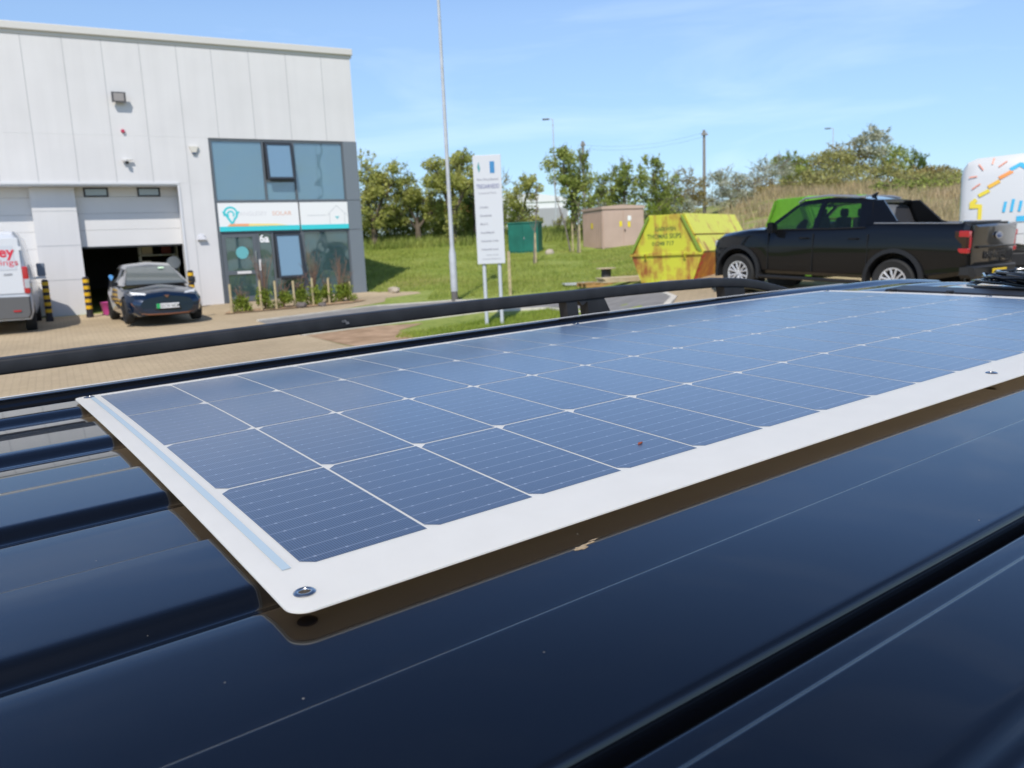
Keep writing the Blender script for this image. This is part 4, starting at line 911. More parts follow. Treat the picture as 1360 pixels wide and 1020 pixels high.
# --- panel vans
def panel_van(name, label, loc, rz, H, Lh, col, W=1.0, wheels=(0, 3.3)):
    t = thing(name, label, 'van', loc, rz); mw = mat('van_white' if col is None else name + '_paint', col or (.66, .67, .68), .35, coat=.8, crough=.08)
    def vs(x, zt, wt, w=W, zb=.35, top=None):
        return [(x, 0, zb), (x, w * .92, zb), (x, w * .985, zb + .18), (x, w, .85), (x, w * .985, 1.25), (x, w * wt, zt * .80 + .1), (x, w * (wt - .06), zt - .14), (x, w * (wt - .14), zt - .03), (x, 0, zt + .02)]
    bm = B()
    loft(bm, [vs(-.99, H - .36, .86, W * .94), vs(-.96, H - .20, .87, W * .975), vs(-.88, H - .08, .89), vs(-.72, H - .01, .90), vs(0, H + .02, .91), vs(2.2, H + .01, .91), vs(2.9, H - .08, .88), vs(3.55, H - .85 if H > 2.2 else H - .7, .93), vs(4.1, 1.12, .94, W * .97), vs(4.35, .95, .9, W * .88)])
    bd = obj('body', bm, mw, t, smooth=35)
    cb = B()
    for x in wheels:
        for s in (1, -1): cyl(cb, (x, s * .68, .36), (x, s * 1.2, .36), .42, n=30)
    cut(bd, cb)
    for x in wheels:
        for s in (1, -1): wheel(t, (x, s * .86, .35), .35, s, wdt=.24, rim=.6, spokes=6, rimmat=mat('steel_wheel', (.10, .10, .10), .5))
    return t, bd, mw
lv, lb, mw = panel_van('panel_van', 'white panel van with red lettering on its rear door at the far left', (-12.86, 20.15, .52), math.atan2(.875, -.485) - .02, 2.50, 0, (.62, .64, .67))
bm = B(); loft(bm, [[(-1.0, 0, .38), (-1.0, .90, .38), (-1.0, .96, .50), (-1.0, .96, .90), (-1.0, 0, .92)], [(-1.09, 0, .40), (-1.09, .86, .40), (-1.08, .92, .50), (-1.06, .93, .90), (-1.08, 0, .92)]]); obj('rear_bumper', bm, mat('grey_bumper', (.10, .10, .10), .6), lv, smooth=30)
for s in (1, -1):
    bm = B(); box(bm, -1.03, -.90, min(s * .86, s * .985), max(s * .86, s * .985), .97, 1.62, bev=.03); tl = obj('tail_light', bm, m_tailred, lv)
    bm = B(); box(bm, -1.036, -.92, min(s * .875, s * .99), max(s * .875, s * .99), 1.10, 1.32, bev=.01); obj('clear_lens', bm, mat('lamp_clear', (.4, .42, .45), .1), tl)
    bm = B(); box(bm, -1.01, -.985, min(s * .05, s * .86), max(s * .05, s * .86), .98, 2.30, bev=.012); rd = obj('rear_door', bm, mw, lv)
    bm = B(); slab(bm, [(-1.012, s * .14, 1.55), (-1.012, s * .76, 1.55), (-1.012, s * .72, 2.12), (-1.012, s * .14, 2.12)], (-1, 0, 0), .006); obj('door_panel', bm, mat('van_panel', (.55, .58, .63), .3, coat=.6), rd)
    bm = B(); box(bm, -1.03, -1.0, min(s * .84, s * .91), max(s * .84, s * .91), 2.0, 2.1, bev=.008); obj('door_hinge', bm, mw, lv)
    bm = B(); box(bm, -1.10, -1.085, min(s * .58, s * .74), max(s * .58, s * .74), .55, .59); obj('reflector', bm, m_tailred, lv)
    bm = B(); box(bm, 3.0, 3.15, min(s * 1.03, s * 1.24), max(s * 1.03, s * 1.24), 1.35, 1.72, bev=.03); mi = obj('door_mirror', bm, mat('mirror_grey', (.16, .19, .24), .3), lv); 
    bm = B(); box(bm, 2.99, 3.16, min(s * .98, s * 1.24), max(s * .98, s * 1.24), 1.28, 1.345, bev=.02); obj('indicator', bm, m_plate_w, mi)
fr = mat('van_red', (.62, .03, .06), .4)
text('ey', .34, fm(-1.019, -.43, 1.86), fr, lv, bold=.01); text('ings', .20, fm(-1.019, -.43, 1.66), fr, lv, sx=1.25)
text('.com', .10, fm(-1.019, -.46, 1.42), mat('grey_ink', (.2, .2, .22), .5), lv)
bm = B(); cyl(bm, (-1.0, -.25, 1.10), (-1.03, -.25, 1.10), .05, n=14); obj('door_lock', bm, m_joint, lv)

rv, rb, mwr = panel_van('tradesman_van', 'white high van with a painted house and rising sun behind the pickup tailgate', (10.5, 16.9, .92), math.atan2(-.50, .866), 2.52, 0, (.60, .60, .595))
# side artwork: set on the van's right flank (the side towards us is -y here)
def flank(pts, m, name='side_artwork', off=.0, parent=rv):
    def P_(p):
        x, z = p; w_ = 1.0
        y = -(np.interp(z, [.35, .53, .85, 1.25, 2.12, 2.38, 2.49], [.92, .985, 1.0, .985, .905, .85, .78]))
        return V((x, y - .012 - off, z))
    bm = B(); slab(bm, [P_(p) for p in pts], (0, -1, 0), .003); return obj(name, bm, m, parent)
def stroke(p, q, wd):
    d = V((q[0] - p[0], q[1] - p[1])).normalized(); s = V((-d.y, d.x)) * wd / 2
    return [(p[0] + s.x, p[1] + s.y), (q[0] + s.x, q[1] + s.y), (q[0] - s.x, q[1] - s.y), (p[0] - s.x, p[1] - s.y)]
m_sun = mat('art_salmon', (.75, .28, .18), .5); m_or = mat('art_orange', (.80, .30, .08), .5); m_ye = mat('art_yellow', (.72, .58, .05), .5); m_bl = mat('art_blue', (.05, .42, .68), .5)
X = -.95
for p, q in (((.10, 2.115), (.24, 2.125)), ((.26, 2.36), (.34, 2.24)), ((.49, 2.34), (.52, 2.46)), ((.60, 2.28), (.74, 2.38)), ((.16, 1.88), (.30, 1.98))):
    flank(stroke((X + p[0], p[1]), (X + q[0], q[1]), .022), m_sun)
for k, (a, b_, m) in enumerate((((.28, 1.74), (.46, 1.84), m_ye), ((.44, 1.90), (.63, 2.01), mat('art_amber', (.78, .45, .06), .5)), ((.62, 2.06), (.84, 2.18), m_or))):
    flank(stroke((X + a[0], a[1]), (X + b_[0], b_[1]), .07), m)
flank(stroke((X + .80, 2.21), (X + .98, 2.31), .07), m_bl); flank(stroke((X + .96, 2.31), (X + 1.3, 2.02), .08), m_bl, off=.004)
flank([(X + .13, 1.50), (X + .13, 1.62), (X + .22, 1.70), (X + .27, 1.64), (X + .22, 1.59), (X + .35, 1.57), (X + .35, 1.25), (X + .28, 1.25), (X + .28, 1.50)], m_ye)
for k in range(3): flank(stroke((X + .72 + .13 * k, 1.40), (X + .75 + .13 * k, 1.60 + (.04 if k == 1 else 0)), .05), m_bl)
flank([(X + .94, 1.20), (X + 1.08, 1.20), (X + 1.08, 1.31), (X + .94, 1.31)], m_bl)
bm = B(); 
for z in (1.20, .97): tube(bm, [(-.9, -1.0, z), (2.4, -1.0, z)], .006, 4)
obj('side_seam', bm, m_joint, rv)
bm = B(); box(bm, -.99, 4.0, -1.02, -.95, .34, .60, bev=.02); obj('sill_trim', bm, m_trim, rv)
bm = B(); slab(bm, [(2.5, -.99, 1.3), (3.4, -.99, 1.3), (3.1, -.93, 1.95), (2.5, -.93, 1.98)], (0, -1, .1), .012); obj('cab_window', bm, m_glassd, rv)

# ------------------------------------------------------------------ lamp post, site sign, kiosks
m_galv = mat('galvanised', (.50, .51, .52), .5, metal=.2, var=.08)
lp = thing('lamp_post', 'tall slim pale lamp post on the grass, dark at its foot', 'lamp post', (-1.55, 23.6, gz(-1.55, 23.6)))
bm = B(); lathe(bm, [(.095, -.2), (.095, .28)], 20, 'z'); obj('post_foot', bm, mat('dark_foot', (.13, .12, .11), .8), lp, smooth=40)
bm = B(); lathe(bm, [(.10, .28), (.10, 1.35), (.062, 1.55), (.055, 3.2), (.034, 10.0), (0, 10.02)], 20, 'z'); obj('pole', bm, m_galv, lp, smooth=40)
bm = B(); tube(bm, [(0, 0, 9.98), (0, -.3, 10.1), (0, -.9, 10.14)], .03, 8); obj('lamp_arm', bm, m_galv, lp)
bm = B(); box(bm, -.13, .13, -1.5, -.85, 10.08, 10.2, bev=.04); obj('lamp_head', bm, m_galv, lp)
SY = -.045
sg = thing('site_sign', 'tall white estate sign headed TREGARNEDD on two pale posts in the grass', 'sign', (-.31, 16.9, gz(-.3, 16.9)), SY)
sgr = Matrix.Rotation(.0, 4, 'Y')
m_board = mat('sign_board_white', (.58, .59, .62), .45); m_post = mat('post_grey', (.52, .54, .58), .45)
bm = B(); box(bm, -.285, .285, -.02, .02, 1.25, 3.43, bev=.006); obj('sign_board', bm, m_board, sg)
for x in (-.16, .16): bm = B(); cyl(bm, (x, .05, -.3), (x, .05, 3.3), .038, n=14); obj('leg', bm, m_post, sg, smooth=40)
Fs = lambda x, z: face_mtx((x, -.0215, z), (1, 0, 0), (0, 0, 1))
m_si = mat('sign_ink', (.16, .17, .30), .6); m_si2 = mat('sign_grey_ink', (.30, .30, .35), .6)
bm = B(); prism(bm, [(-.20, 3.20), (-.17, 3.30), (-.14, 3.16), (-.17, 3.08)], -.024, -.0205); obj('crest', bm, mat('crest_teal', (.10, .30, .32), .5), sg)
bm = B(); box(bm, .055, .15, -.024, -.0205, 3.07, 3.30); obj('emblem', bm, mat('emblem_blue', (.05, .22, .45), .5), sg)
text('Parc Diwydiannol', .062, Fs(-.22, 2.93), m_si2, sg, bold=.001); text('TREGARNEDD', .12, Fs(-.235, 2.77), m_si, sg, bold=.0015, sx=.60); text('Industrial Park', .062, Fs(-.20, 2.66), mat('sign_pale_ink', (.33, .33, .38), .6), sg)
for k, s in enumerate(('Unedau', 'Gweithdai', 'M.O.T.', 'Swyddfeydd', 'Industrial Units', 'Industrial Land')): text(s, .058, Fs(-.19, 2.38 - .17 * k), m_si2, sg, bold=.0012)
text('i osod / to let', .045, Fs(-.10, 1.42), mat('sign_pale_ink', (.33, .33, .38), .6), sg); text('www.parc-diwydiannol', .042, Fs(-.19, 1.34), mat('sign_pale_ink', (.33, .33, .38), .6), sg)
st = thing('wooden_stake', 'single pale timber stake in the grass just right of the estate sign', 'stake', (.07, 24.03, gz(.07, 24.03)))
obj('post', box(B(), -.045, .045, -.045, .045, -.2, 1.28, bev=.008), mat('timber', (.40, .33, .19), .8, var=.2, vscale=8), st)
cbn = thing('utility_cabinet', 'dark green metal utility cabinet on the grass behind the estate sign', 'cabinet', (.75, 38.2, gz(.85, 38)), -.30)
m_grn = mat('cabinet_green', (.015, .14, .105), .45, var=.15, vscale=2)
obj('cabinet_body', box(B(), -.55, .88, -.35, .45, -.05, 1.33, bev=.02), m_grn, cbn)
obj('cabinet_roof', box(B(), -.58, .91, -.38, .48, 1.331, 1.40, bev=.02), m_grn, cbn)
for a, b_ in ((-.50, .16), (.18, .83)): bm = B(); box(bm, a, b_, -.372, -.351, .06, 1.26, bev=.008); obj('door', bm, m_grn, cbn)
bm = B(); box(bm, .20, .25, -.395, -.373, .62, .72); obj('door_handle', bm, m_steel, cbn)
m_beige = mat('beige_grp', (.50, .36, .29), .6, var=.05, vscale=1.5)
kk = thing('substation_kiosk', 'large beige substation kiosk with yellow warning labels on the slope', 'kiosk', (4.47, 37.7, gz(4.5, 37.9) - .02), .33)
bm = B(); box(bm, 0, 2.12, 0, 2.2, -.1, 1.78); obj('kiosk_body', bm, m_beige, kk)
bm = B(); prism(bm, [(-.05, 1.781), (-.05, 1.90), (1.05, 1.97), (2.17, 1.90), (2.17, 1.781)], -.05, 2.25); obj('roof', bm, m_beige, kk)
for a, b_ in ((.06, 1.04), (1.07, 2.06)): bm = B(); box(bm, a, b_, -.022, -.001, .04, 1.70, bev=.006); d = obj('door', bm, m_beige, kk)
bm = B(); box(bm, 1.10, 1.15, -.05, -.023, .75, .85); obj('door_handle', bm, m_ink, kk)
for k in range(9): bm = B(); box(bm, -.022, -.001, .08 + k * .235, .20 + k * .235, .05, 1.70); obj('side_rib', bm, m_beige, kk)
m_warn = mat('warning_yellow', (.78, .62, .02), .5)
for (x, z, w_, h_, m) in ((.85, .98, .13, .24, m_warn), (1.28, .95, .13, .24, m_warn), (1.28, 1.24, .17, .22, m_sw)): bm = B(); box(bm, x, x + w_, -.030, -.0225, z, z + h_); obj('warning_label', bm, m, kk)
bm = B(); box(bm, -.030, -.0225, 1.0, 1.2, .95, 1.2); obj('warning_label', bm, m_warn, kk)

# ------------------------------------------------------------------ skips
m_sky = bpy.data.materials.new('rusty_yellow_paint'); m_sky.use_nodes = True
def rusty(m, c, rust1=(.28, .085, .02), lo=.56, sc=1.4, streak=.55):
    n, l = N(m); b = n['Principled BSDF']; t = n.new('ShaderNodeTexCoord'); b.inputs['Roughness'].default_value = .55
    z = n.new('ShaderNodeTexNoise'); z.inputs['Scale'].default_value = sc; z.inputs['Detail'].default_value = 9; z.inputs['Roughness'].default_value = .65; l.new(t.outputs['Object'], z.inputs[0])
    mp = n.new('ShaderNodeMapping'); mp.inputs['Scale'].default_value = (3.5, 3.5, .45); l.new(t.outputs['Object'], mp.inputs[0])
    z2 = n.new('ShaderNodeTexNoise'); z2.inputs['Scale'].default_value = 1.6; z2.inputs['Detail'].default_value = 6; l.new(mp.outputs[0], z2.inputs[0])
    a = n.new('ShaderNodeMath'); a.operation = 'MULTIPLY_ADD'; l.new(z2.outputs['Fac'], a.inputs[0]); a.inputs[1].default_value = streak; l.new(z.outputs['Fac'], a.inputs[2])
    r = n.new('ShaderNodeValToRGB'); r.color_ramp.elements[0].position = lo + streak * .5 - .06; r.color_ramp.elements[0].color = (*c, 1); r.color_ramp.elements[1].position = lo + streak * .5 + .16; r.color_ramp.elements[1].color = (*rust1, 1)
    e = r.color_ramp.elements.new(lo + streak * .5 + .03); e.color = (c[0] * .85, c[1] * .62, c[2], 1)
    l.new(a.outputs[0], r.inputs[0]); l.new(r.outputs[0], b.inputs['Base Color'])
rusty(m_sky, (.52, .53, .04), lo=.49)
m_sky2 = bpy.data.materials.new('bright_yellow_lid_paint'); m_sky2.use_nodes = True; rusty(m_sky2, (.68, .67, .09), lo=.585)
m_org = bpy.data.materials.new('orange_rust_paint'); m_org.use_nodes = True; rusty(m_org, (.85, .40, .03), (.60, .18, .03), lo=.52)
m_grs = mat('lime_green_paint', (.16, .42, .03), .45, var=.08)
def skip(name, label, loc, rz, Ln, W2, H, mz, paint, lid, lower):
    t = thing(name, label, 'skip', loc, rz)
    hw, tw, bw = W2, W2 * .48, W2 * .72
    # lower trough, upper hood
    def ring(x, pts): return [(x, y, z) for y, z in pts]
    bm = B(); loft(bm, [ring(.30, [(-bw, 0), (bw, 0), (hw, mz), (-hw, mz)]), ring(Ln - .30, [(-bw, 0), (bw, 0), (hw, mz), (-hw, mz)])] if False else [ring(.0, [(-bw, .02), (bw, .02), (hw, mz), (-hw, mz)]), ring(Ln, [(-bw, .02), (bw, .02), (hw, mz), (-hw, mz)])], mirror=False)
    obj('trough', bm, lower, t)
    bm = B(); loft(bm, [ring(.0, [(-hw, mz + .002), (hw, mz + .002), (tw, H - .05), (-tw, H - .05)]), ring(Ln, [(-hw, mz + .002), (hw, mz + .002), (tw, H - .05), (-tw, H - .05)])], mirror=False); obj('hood', bm, paint, t)
    # end face plates
    for x0, x1 in ((-.03, -.001), (Ln + .001, Ln + .03)):
        bm = B(); prism(bm, [(-bw, 0), (bw, 0), (hw, mz), (tw, H - .03), (-tw, H - .03), (-hw, mz)], x0, x1, 'x'); ep = obj('end_plate', bm, paint, t)
        s = -1 if x0 < 0 else 1; xa, xb = (x0 - .05, x0) if s < 0 else (x1, x1 + .05)
        bm = B(); box(bm, xa, xb, -hw * 1.02, hw * 1.02, mz - .04, mz + .04, bev=.01); obj('rim_rail', bm, m_sky if paint is m_sky else paint, ep)
        for sgn in (1, -1):
            bm = B(); slab(bm, [(xa + .01, sgn * hw, mz + .04), (xa + .01, sgn * (hw - .07), mz + .04), (xa + .01, sgn * (tw - .05), H - .03), (xa + .01, sgn * tw, H - .03)], (-s, 0, 0), -.03); obj('edge_angle', bm, mat('dull_green_edge', (.20, .30, .04), .6) if paint is m_sky else paint, ep)
            bm = B(); tube(bm, [(xa, sgn * hw * .55, mz + .02), (xa - .06 * -s, sgn * hw * .55, mz), (xa, sgn * hw * .55, mz - .1)], .025, 6); obj('lifting_lug', bm, m_ink if False else paint, ep)
    # lids on the sloping sides, in two leaves
    for sgn in (1, -1):
        for k in range(2):
            xa = .03 + k * (Ln - .06) / 2 + .01; xb = .03 + (k + 1) * (Ln - .06) / 2 - .01
            for (f0, f1, nm_) in ((.03, .46, 'lower_flap'), (.48, 1.03, 'lid')):
                p = lambda f, x: V((x, sgn * (hw + (tw - hw) * f), mz + (H - .03 - mz) * f)) 
                nrm = V((0, sgn * (H - mz), (hw - tw))).normalized()
                bm = B(); slab(bm, [p(f0, xa) + nrm * .004, p(f0, xb) + nrm * .004, p(f1, xb) + nrm * .004, p(f1, xa) + nrm * .004], nrm, .03); obj(nm_, bm, lid, t)
        bm = B(); tube(bm, [(0, sgn * (hw + (tw - hw) * .47 + .035), mz + (H - mz) * .47), (Ln, sgn * (hw + (tw - hw) * .47 + .035), mz + (H - mz) * .47)], .018, 6); obj('hinge_bar', bm, mat('rust_bar', (.22, .12, .03), .8), t)
    bm = B(); box(bm, -.02, Ln + .02, -tw - .02, tw + .02, H - .045, H, bev=.01); obj('top_plate', bm, paint, t)
    return t, hw, tw, bw
sk_yaw = math.atan2(.57, .82) - math.pi / 2 + math.pi / 2
ang = math.atan2(.82, .57)                        # length axis (x local) points away to the right
sk, hw, tw, bw = skip('covered_skip', 'rusty yellow covered skip lettered THOMAS SKIPS on its end, beside the pickup nose', (4.07, 20.78, 1.02), math.atan2(.82, .57), 3.75, .97, 1.70, .72, m_sky, m_sky2, m_org)
Fk = lambda y, z: face_mtx((-.0315, y, z), (0, -1, 0), (0, 0, 1))
m_sl = mat('faded_green_letter', (.10, .15, .03), .7)
text('GAERWEN', .14, Fk(.30, 1.30), m_sl, sk, bold=.003, sx=.85); text('THOMAS SKIPS', .17, Fk(.51, 1.11), m_sl, sk, bold=.003, sx=.82); text('01248 717', .14, Fk(.38, .94), m_sl, sk, bold=.003, sx=1.0)
for k in range(4):
    z = .04 + k * .17; f = lambda z: bw + (hw - bw) * z / .72
    bm = B(); g_ = lambda x_, z_: (x_, -f(min(z_, .70)) - .006, min(z_, .70))
    slab(bm, [g_(.02, z), g_(.20, z + .06), g_(.20, z + .15), g_(.02, z + .09)], (0, -1, .3), .004); obj('chevron', bm, mat('reflective_red', (.75, .06, .03), .4), sk)
sk2, *_ = skip('green_skip', 'bright lime green covered skip seen over and through the pickup cab', (6.72, 19.3, 1.12), math.atan2(.35, .94), 1.8, 1.0, 1.80, .80, m_grs, m_grs, m_grs)

# reel, pallet and boards
dr = thing('cable_reel', 'small empty cable reel with a pale wooden top standing on the grass edge', 'cable reel', (3.04, 25.0, gz(3.04, 25)))
m_ply = mat('pale_plywood', (.52, .42, .28), .8, var=.1)
bm = B(); cyl(bm, (0, 0, 0), (0, 0, .03), .3, n=24); obj('flange', bm, m_ply, dr); bm = B(); cyl(bm, (0, 0, .395), (0, 0, .425), .3, n=24); obj('flange', bm, m_ply, dr)
bm = B(); cyl(bm, (0, 0, .03), (0, 0, .395), .15, n=20); obj('drum_core', bm, mat('dark_core', (.05, .05, .05), .7), dr, smooth=40)
def stack(name, label, cat, x, y, rz, L_, W_, n_, m, z0=0, h=.03):
    t = thing(name, label, cat, (x, y, gz(x, y) + z0), rz)
    for k in range(n_): bm = B(); o_ = random.uniform(-.06, .06); box(bm, -L_ / 2 + o_, L_ / 2 + o_, -W_ / 2, W_ / 2, k * (h + .004), k * (h + .004) + h, bev=.004); obj('board', bm, m, t)
    return t
stack('timber_boards', 'pale timber boards lying in front of the rusty skip', 'boards', 3.55, 22.7, .25, 2.0, .6, 4, m_ply)
stack('metal_sheets', 'grey metal sheets lying on the grass left of the reel', 'metal sheets', 2.55, 25.4, .1, 1.7, .45, 2, m_galv)
pl_ = thing('pallet', 'low orange-brown timber pallet beside the reel', 'pallet', (2.75, 24.1, gz(2.75, 24.1)), .3)
for k in range(5): bm = B(); box(bm, -.6 + k * .26, -.45 + k * .26, -.4, .4, .10, .12); obj('deck_board', bm, mat('orange_timber', (.42, .24, .09), .8), pl_)
for k in range(3): bm = B(); box(bm, -.6, .6, -.38 + k * .34, -.30 + k * .34, 0, .099); obj('bearer', bm, mat('orange_timber', (.42, .24, .09), .8), pl_)

# ------------------------------------------------------------------ poles, wires and far buildings
m_pole = mat('weathered_pole', (.24, .22, .20), .9)
def upole(label, x, y, top, r=.10):
    t = thing('utility_pole', label, 'utility pole', (x, y, gz(x, y)), group='wooden utility poles behind the hedge')
    h = top - gz(x, y); bm = B(); cyl(bm, (0, 0, -.5), (0, 0, h), r * 1.15, r * .8, 12); obj('pole', bm, m_pole, t, smooth=40)
    for k in range(2):
        bm = B(); lathe(bm, [(.03, 0), (.05, .04), (.03, .07), (.05, .11), (0, .13)], 10, 'z', ((-.12 + .24 * k), -.1, h - .25)); obj('insulator', bm, m_joint, t)
    bm = B(); box(bm, -.2, .2, -.17, -.09, h - .33, h - .25); obj('cross_bar', bm, m_pole, t)
    return h
upole('tall bare utility pole standing clear against the sky above the rusty skip', 12.62, 52.0, 8.85)
upole('utility pole whose top pokes out behind the twiggy tree by the kiosk', 6.04, 62.0, 9.75, .12)
for k, z in enumerate((8.7, 8.45)):
    pts = []
    for i in range(25):
        f = i / 24; x = 12.62 + (6.04 - 12.62) * f; y = 52 + 10 * f; pts.append((x, y, z + (9.5 - .25 * k - z) * f - .8 * 4 * f * (1 - f) * .5))
    tag(obj('overhead_wire', tube(B(), pts, .004, 4), m_ink), ('upper' if k == 0 else 'lower') + ' thin overhead wire sagging between the two utility poles', 'wire')
def far_lamp(label, x, y, top, s):
    t = thing('street_lamp', label, 'street lamp', (x, y, gz(x, y)), group='distant street lamps above the hedge'); h = top - gz(x, y)
    bm = B(); cyl(bm, (0, 0, -.3), (0, 0, h), .06, .035, 10); tube(bm, [(0, 0, h), (s * .2, 0, h + .05), (s * .35, 0, h + .04)], .03, 6); obj('pole', bm, m_galv, t)
    bm = B(); box(bm, min(s * .25, s * .75), max(s * .25, s * .75), -.12, .12, h - .02, h + .08, bev=.03); obj('lamp_head', bm, mat('lamp_grey', (.12, .12, .13), .5), t)
far_lamp('distant street lamp with a dark head above the twiggy tree', 3.75, 60, 11.1, -1)
far_lamp('faint distant street lamp above the scrubby mound', 29.8, 75, 11.5, -1)
fb = thing('far_shed', 'long white roofed shed seen between hedge trees', 'building', (5.4, 80, 3.5), .0)
m_fw = mat('far_white_wall', (.72, .72, .72), .6)
bm = B(); box(bm, -7.5, .8, 0, 12, 0, 3.0); obj('wall', bm, m_fw, fb)
bm = B(); prism(bm, [(-7.6, 3.0), (-7.6, 3.25), (-3.0, 3.95), (.95, 3.3), (.95, 3.0)], -.1, 12.1); obj('roof', bm, mat('pale_roof', (.70, .70, .70), .5), fb)
bm = B(); box(bm, -2.6, .7, -.05, -.005, .4, 2.4); obj('roller_door', bm, mat('grey_sheet', (.34, .34, .35), .6), fb)
for k, (x, y, w_, h_, lab, c) in enumerate(((-5.6, 92, 6, 4.5, 'far pale house with an orange roof glimpsed left of the lamp post', (.45, .16, .07)), (1.2, 96, 7, 4.2, 'far pale house with a grey roof glimpsed behind the estate sign', (.3, .3, .32)))):
    h = thing('far_house', lab, 'house', (x, y, 3.2)); bm = B(); box(bm, -w_ / 2, w_ / 2, 0, 6, 0, h_ - 1.4); obj('wall', bm, m_fw, h)
    bm = B(); prism(bm, [(-w_ / 2 - .2, h_ - 1.4), (w_ / 2 + .2, h_ - 1.4), (w_ / 2 - .8, h_), (-w_ / 2 + .8, h_)], -.2, 6.2); obj('roof', bm, mat('roof_%d' % k, c, .8), h)
    for wx in (-1.6, 1.2): bm = B(); box(bm, wx, wx + .9, -.03, -.004, .9, 2.0); obj('window', bm, m_glassd, h)

# ------------------------------------------------------------------ vegetation
m_bark = mat('bark', (.14, .11, .08), .9, var=.25, vscale=6); m_twig = mat('grey_twig', (.20, .165, .14), .9)
LM = dict(olive=leafmat('olive_leaf', (0.333, 0.368, 0.092), (0.575, 0.564, 0.184)), green=leafmat('green_leaf', (0.225, 0.288, 0.062), (0.425, 0.463, 0.125)), dark=leafmat('ivy_leaf', (.10, .16, .045), (.21, .28, .07)),
          brown=leafmat('brownish_leaf', (0.338, 0.274, 0.113), (0.451, 0.386, 0.145)), pale=leafmat('blossom_leaf', (0.240, 0.256, 0.106), (0.700, 0.700, 0.600), .3, 2.5), scrub=leafmat('scrub_leaf', (0.328, 0.328, 0.103), (0.483, 0.448, 0.190)), straw=leafmat('straw', (0.600, 0.456, 0.288), (0.408, 0.348, 0.180), .3), fresh=leafmat('fresh_leaf', (0.208, 0.286, 0.039), (0.338, 0.390, 0.065)))
def leaves(name, cl, m, parent, size=.12, aspect=1.6):
    """cl: array rows (x, y, z, radius xyz, count) - leaf-sized quads scattered in soft clumps"""
    out = []
    for (x, y, z, rx, ry, rz, cnt) in cl:
        cnt = int(cnt)
        d = rng.normal(size=(cnt, 3)); d /= np.linalg.norm(d, axis=1)[:, None] + 1e-9
        r = rng.random(cnt) ** .45; p = d * r[:, None] * np.array([rx, ry, rz]) + np.array([x, y, z])
        out.append(p)
    p = np.concatenate(out); n_ = len(p)
    a = rng.normal(size=(n_, 3)); a /= np.linalg.norm(a, axis=1)[:, None]; b_ = np.cross(a, rng.normal(size=(n_, 3))); b_ /= np.linalg.norm(b_, axis=1)[:, None] + 1e-9
    s = size * (0.55 + .9 * rng.random(n_))[:, None]
    a = a * s * .5; b_ = b_ * s * .5 / aspect
    v = np.stack([p - a, p + b_ * .9 - a * .1, p + a, p - b_ * .9 - a * .1], 1).reshape(-1, 3)
    me = np_mesh(name, v, None, 4)
    return obj(name, me, m, parent)
def tree(name, label, cat, x, y, top, lobes, leaf='olive', dens=900, trunk=.16, twigs=14, size=.13, group=None, lean=0, ivy=False, bare=.0, z0=None):
    """lobes: (dx, dz, rx, rz) crown lobes, dz above the tree foot"""
    z0 = gz(x, y) if z0 is None else z0; t = thing(name, label, cat, (x, y, z0), group=group)
    bm = B(); H = top - z0; fork = H * .28; cl = []
    tube(bm, [(0, 0, -.3), (lean * .3, .05, fork * .5), (lean * .6, 0, fork)], [trunk * 1.2, trunk, trunk * .8], 8)
    for (dx, dz, rx, rz) in lobes:
        ry = (rx + rz) * .45; oy = random.uniform(-.5, .5); c = V((dx, oy, dz))
        b0 = V((lean * .6, 0, min(fork, dz * .5))); mid = b0.lerp(c, .55) + V((random.uniform(-.2, .2), random.uniform(-.2, .2), .15))
        tube(bm, [b0, mid, c], [trunk * .6, trunk * .38, trunk * .2], 6)
        nb = max(8, int(15 * rx * rz ** .5)); cl.append((dx, oy, dz, rx * .8, ry * .8, rz * .75, .35 * dens * rx * rz))
        for k in range(nb):
            d = V((random.gauss(0, 1), random.gauss(0, 1), random.gauss(.15, 1))).normalized(); e = c + V((d.x * rx * .82, d.y * ry * .82, d.z * rz * .82))
            s0 = b0.lerp(c, random.uniform(.55, 1)) if k % 2 else c
            tube(bm, [s0, s0.lerp(e, .5) + V((0, 0, .08)), e], [trunk * .18, trunk * .11, .012], 4)
            cl.append((e.x, e.y, e.z, rx * random.uniform(.26, .5), ry * .42, rz * random.uniform(.24, .46), 2.2 * dens * rx * rz / nb * random.uniform(.5, 1.3)))
    for k in range(twigs):
        dx, dz, rx, rz = lobes[k % len(lobes)]; a = random.uniform(.15, math.pi - .15); p0 = V((dx + math.cos(a) * rx * .5, random.uniform(-.6, .6), dz + math.sin(a) * rz * .5)); p1 = V((dx + math.cos(a) * rx * random.uniform(1.05, 1.4), p0.y + random.uniform(-.3, .3), dz + math.sin(a) * rz * random.uniform(1.05, 1.45)))
        m_ = p0.lerp(p1, .5) + V((random.uniform(-.1, .1), 0, 0)); tube(bm, [p0, m_, p1], [.022, .014, .006], 4)
        for j in range(3):
            q = p0.lerp(p1, random.uniform(.4, .95)); tube(bm, [q, q + V((random.uniform(-.3, .3), random.uniform(-.2, .2), random.uniform(.1, .4)))], [.01, .005], 3)
            if random.random() > bare: cl.append((q.x, q.y, q.z, .16, .16, .18, 9))
    if ivy:
        for k in range(8): cl.append((random.uniform(-.2, .2) + lean * .4, random.uniform(-.2, .2), H * .05 + k * H * .06, .35, .35, .4, 130))
    obj('trunk', bm, m_bark, t, smooth=60)
    leaves('crown', cl, LM[leaf], t, size)
    return t
GT = 'trees along the hedge bank'
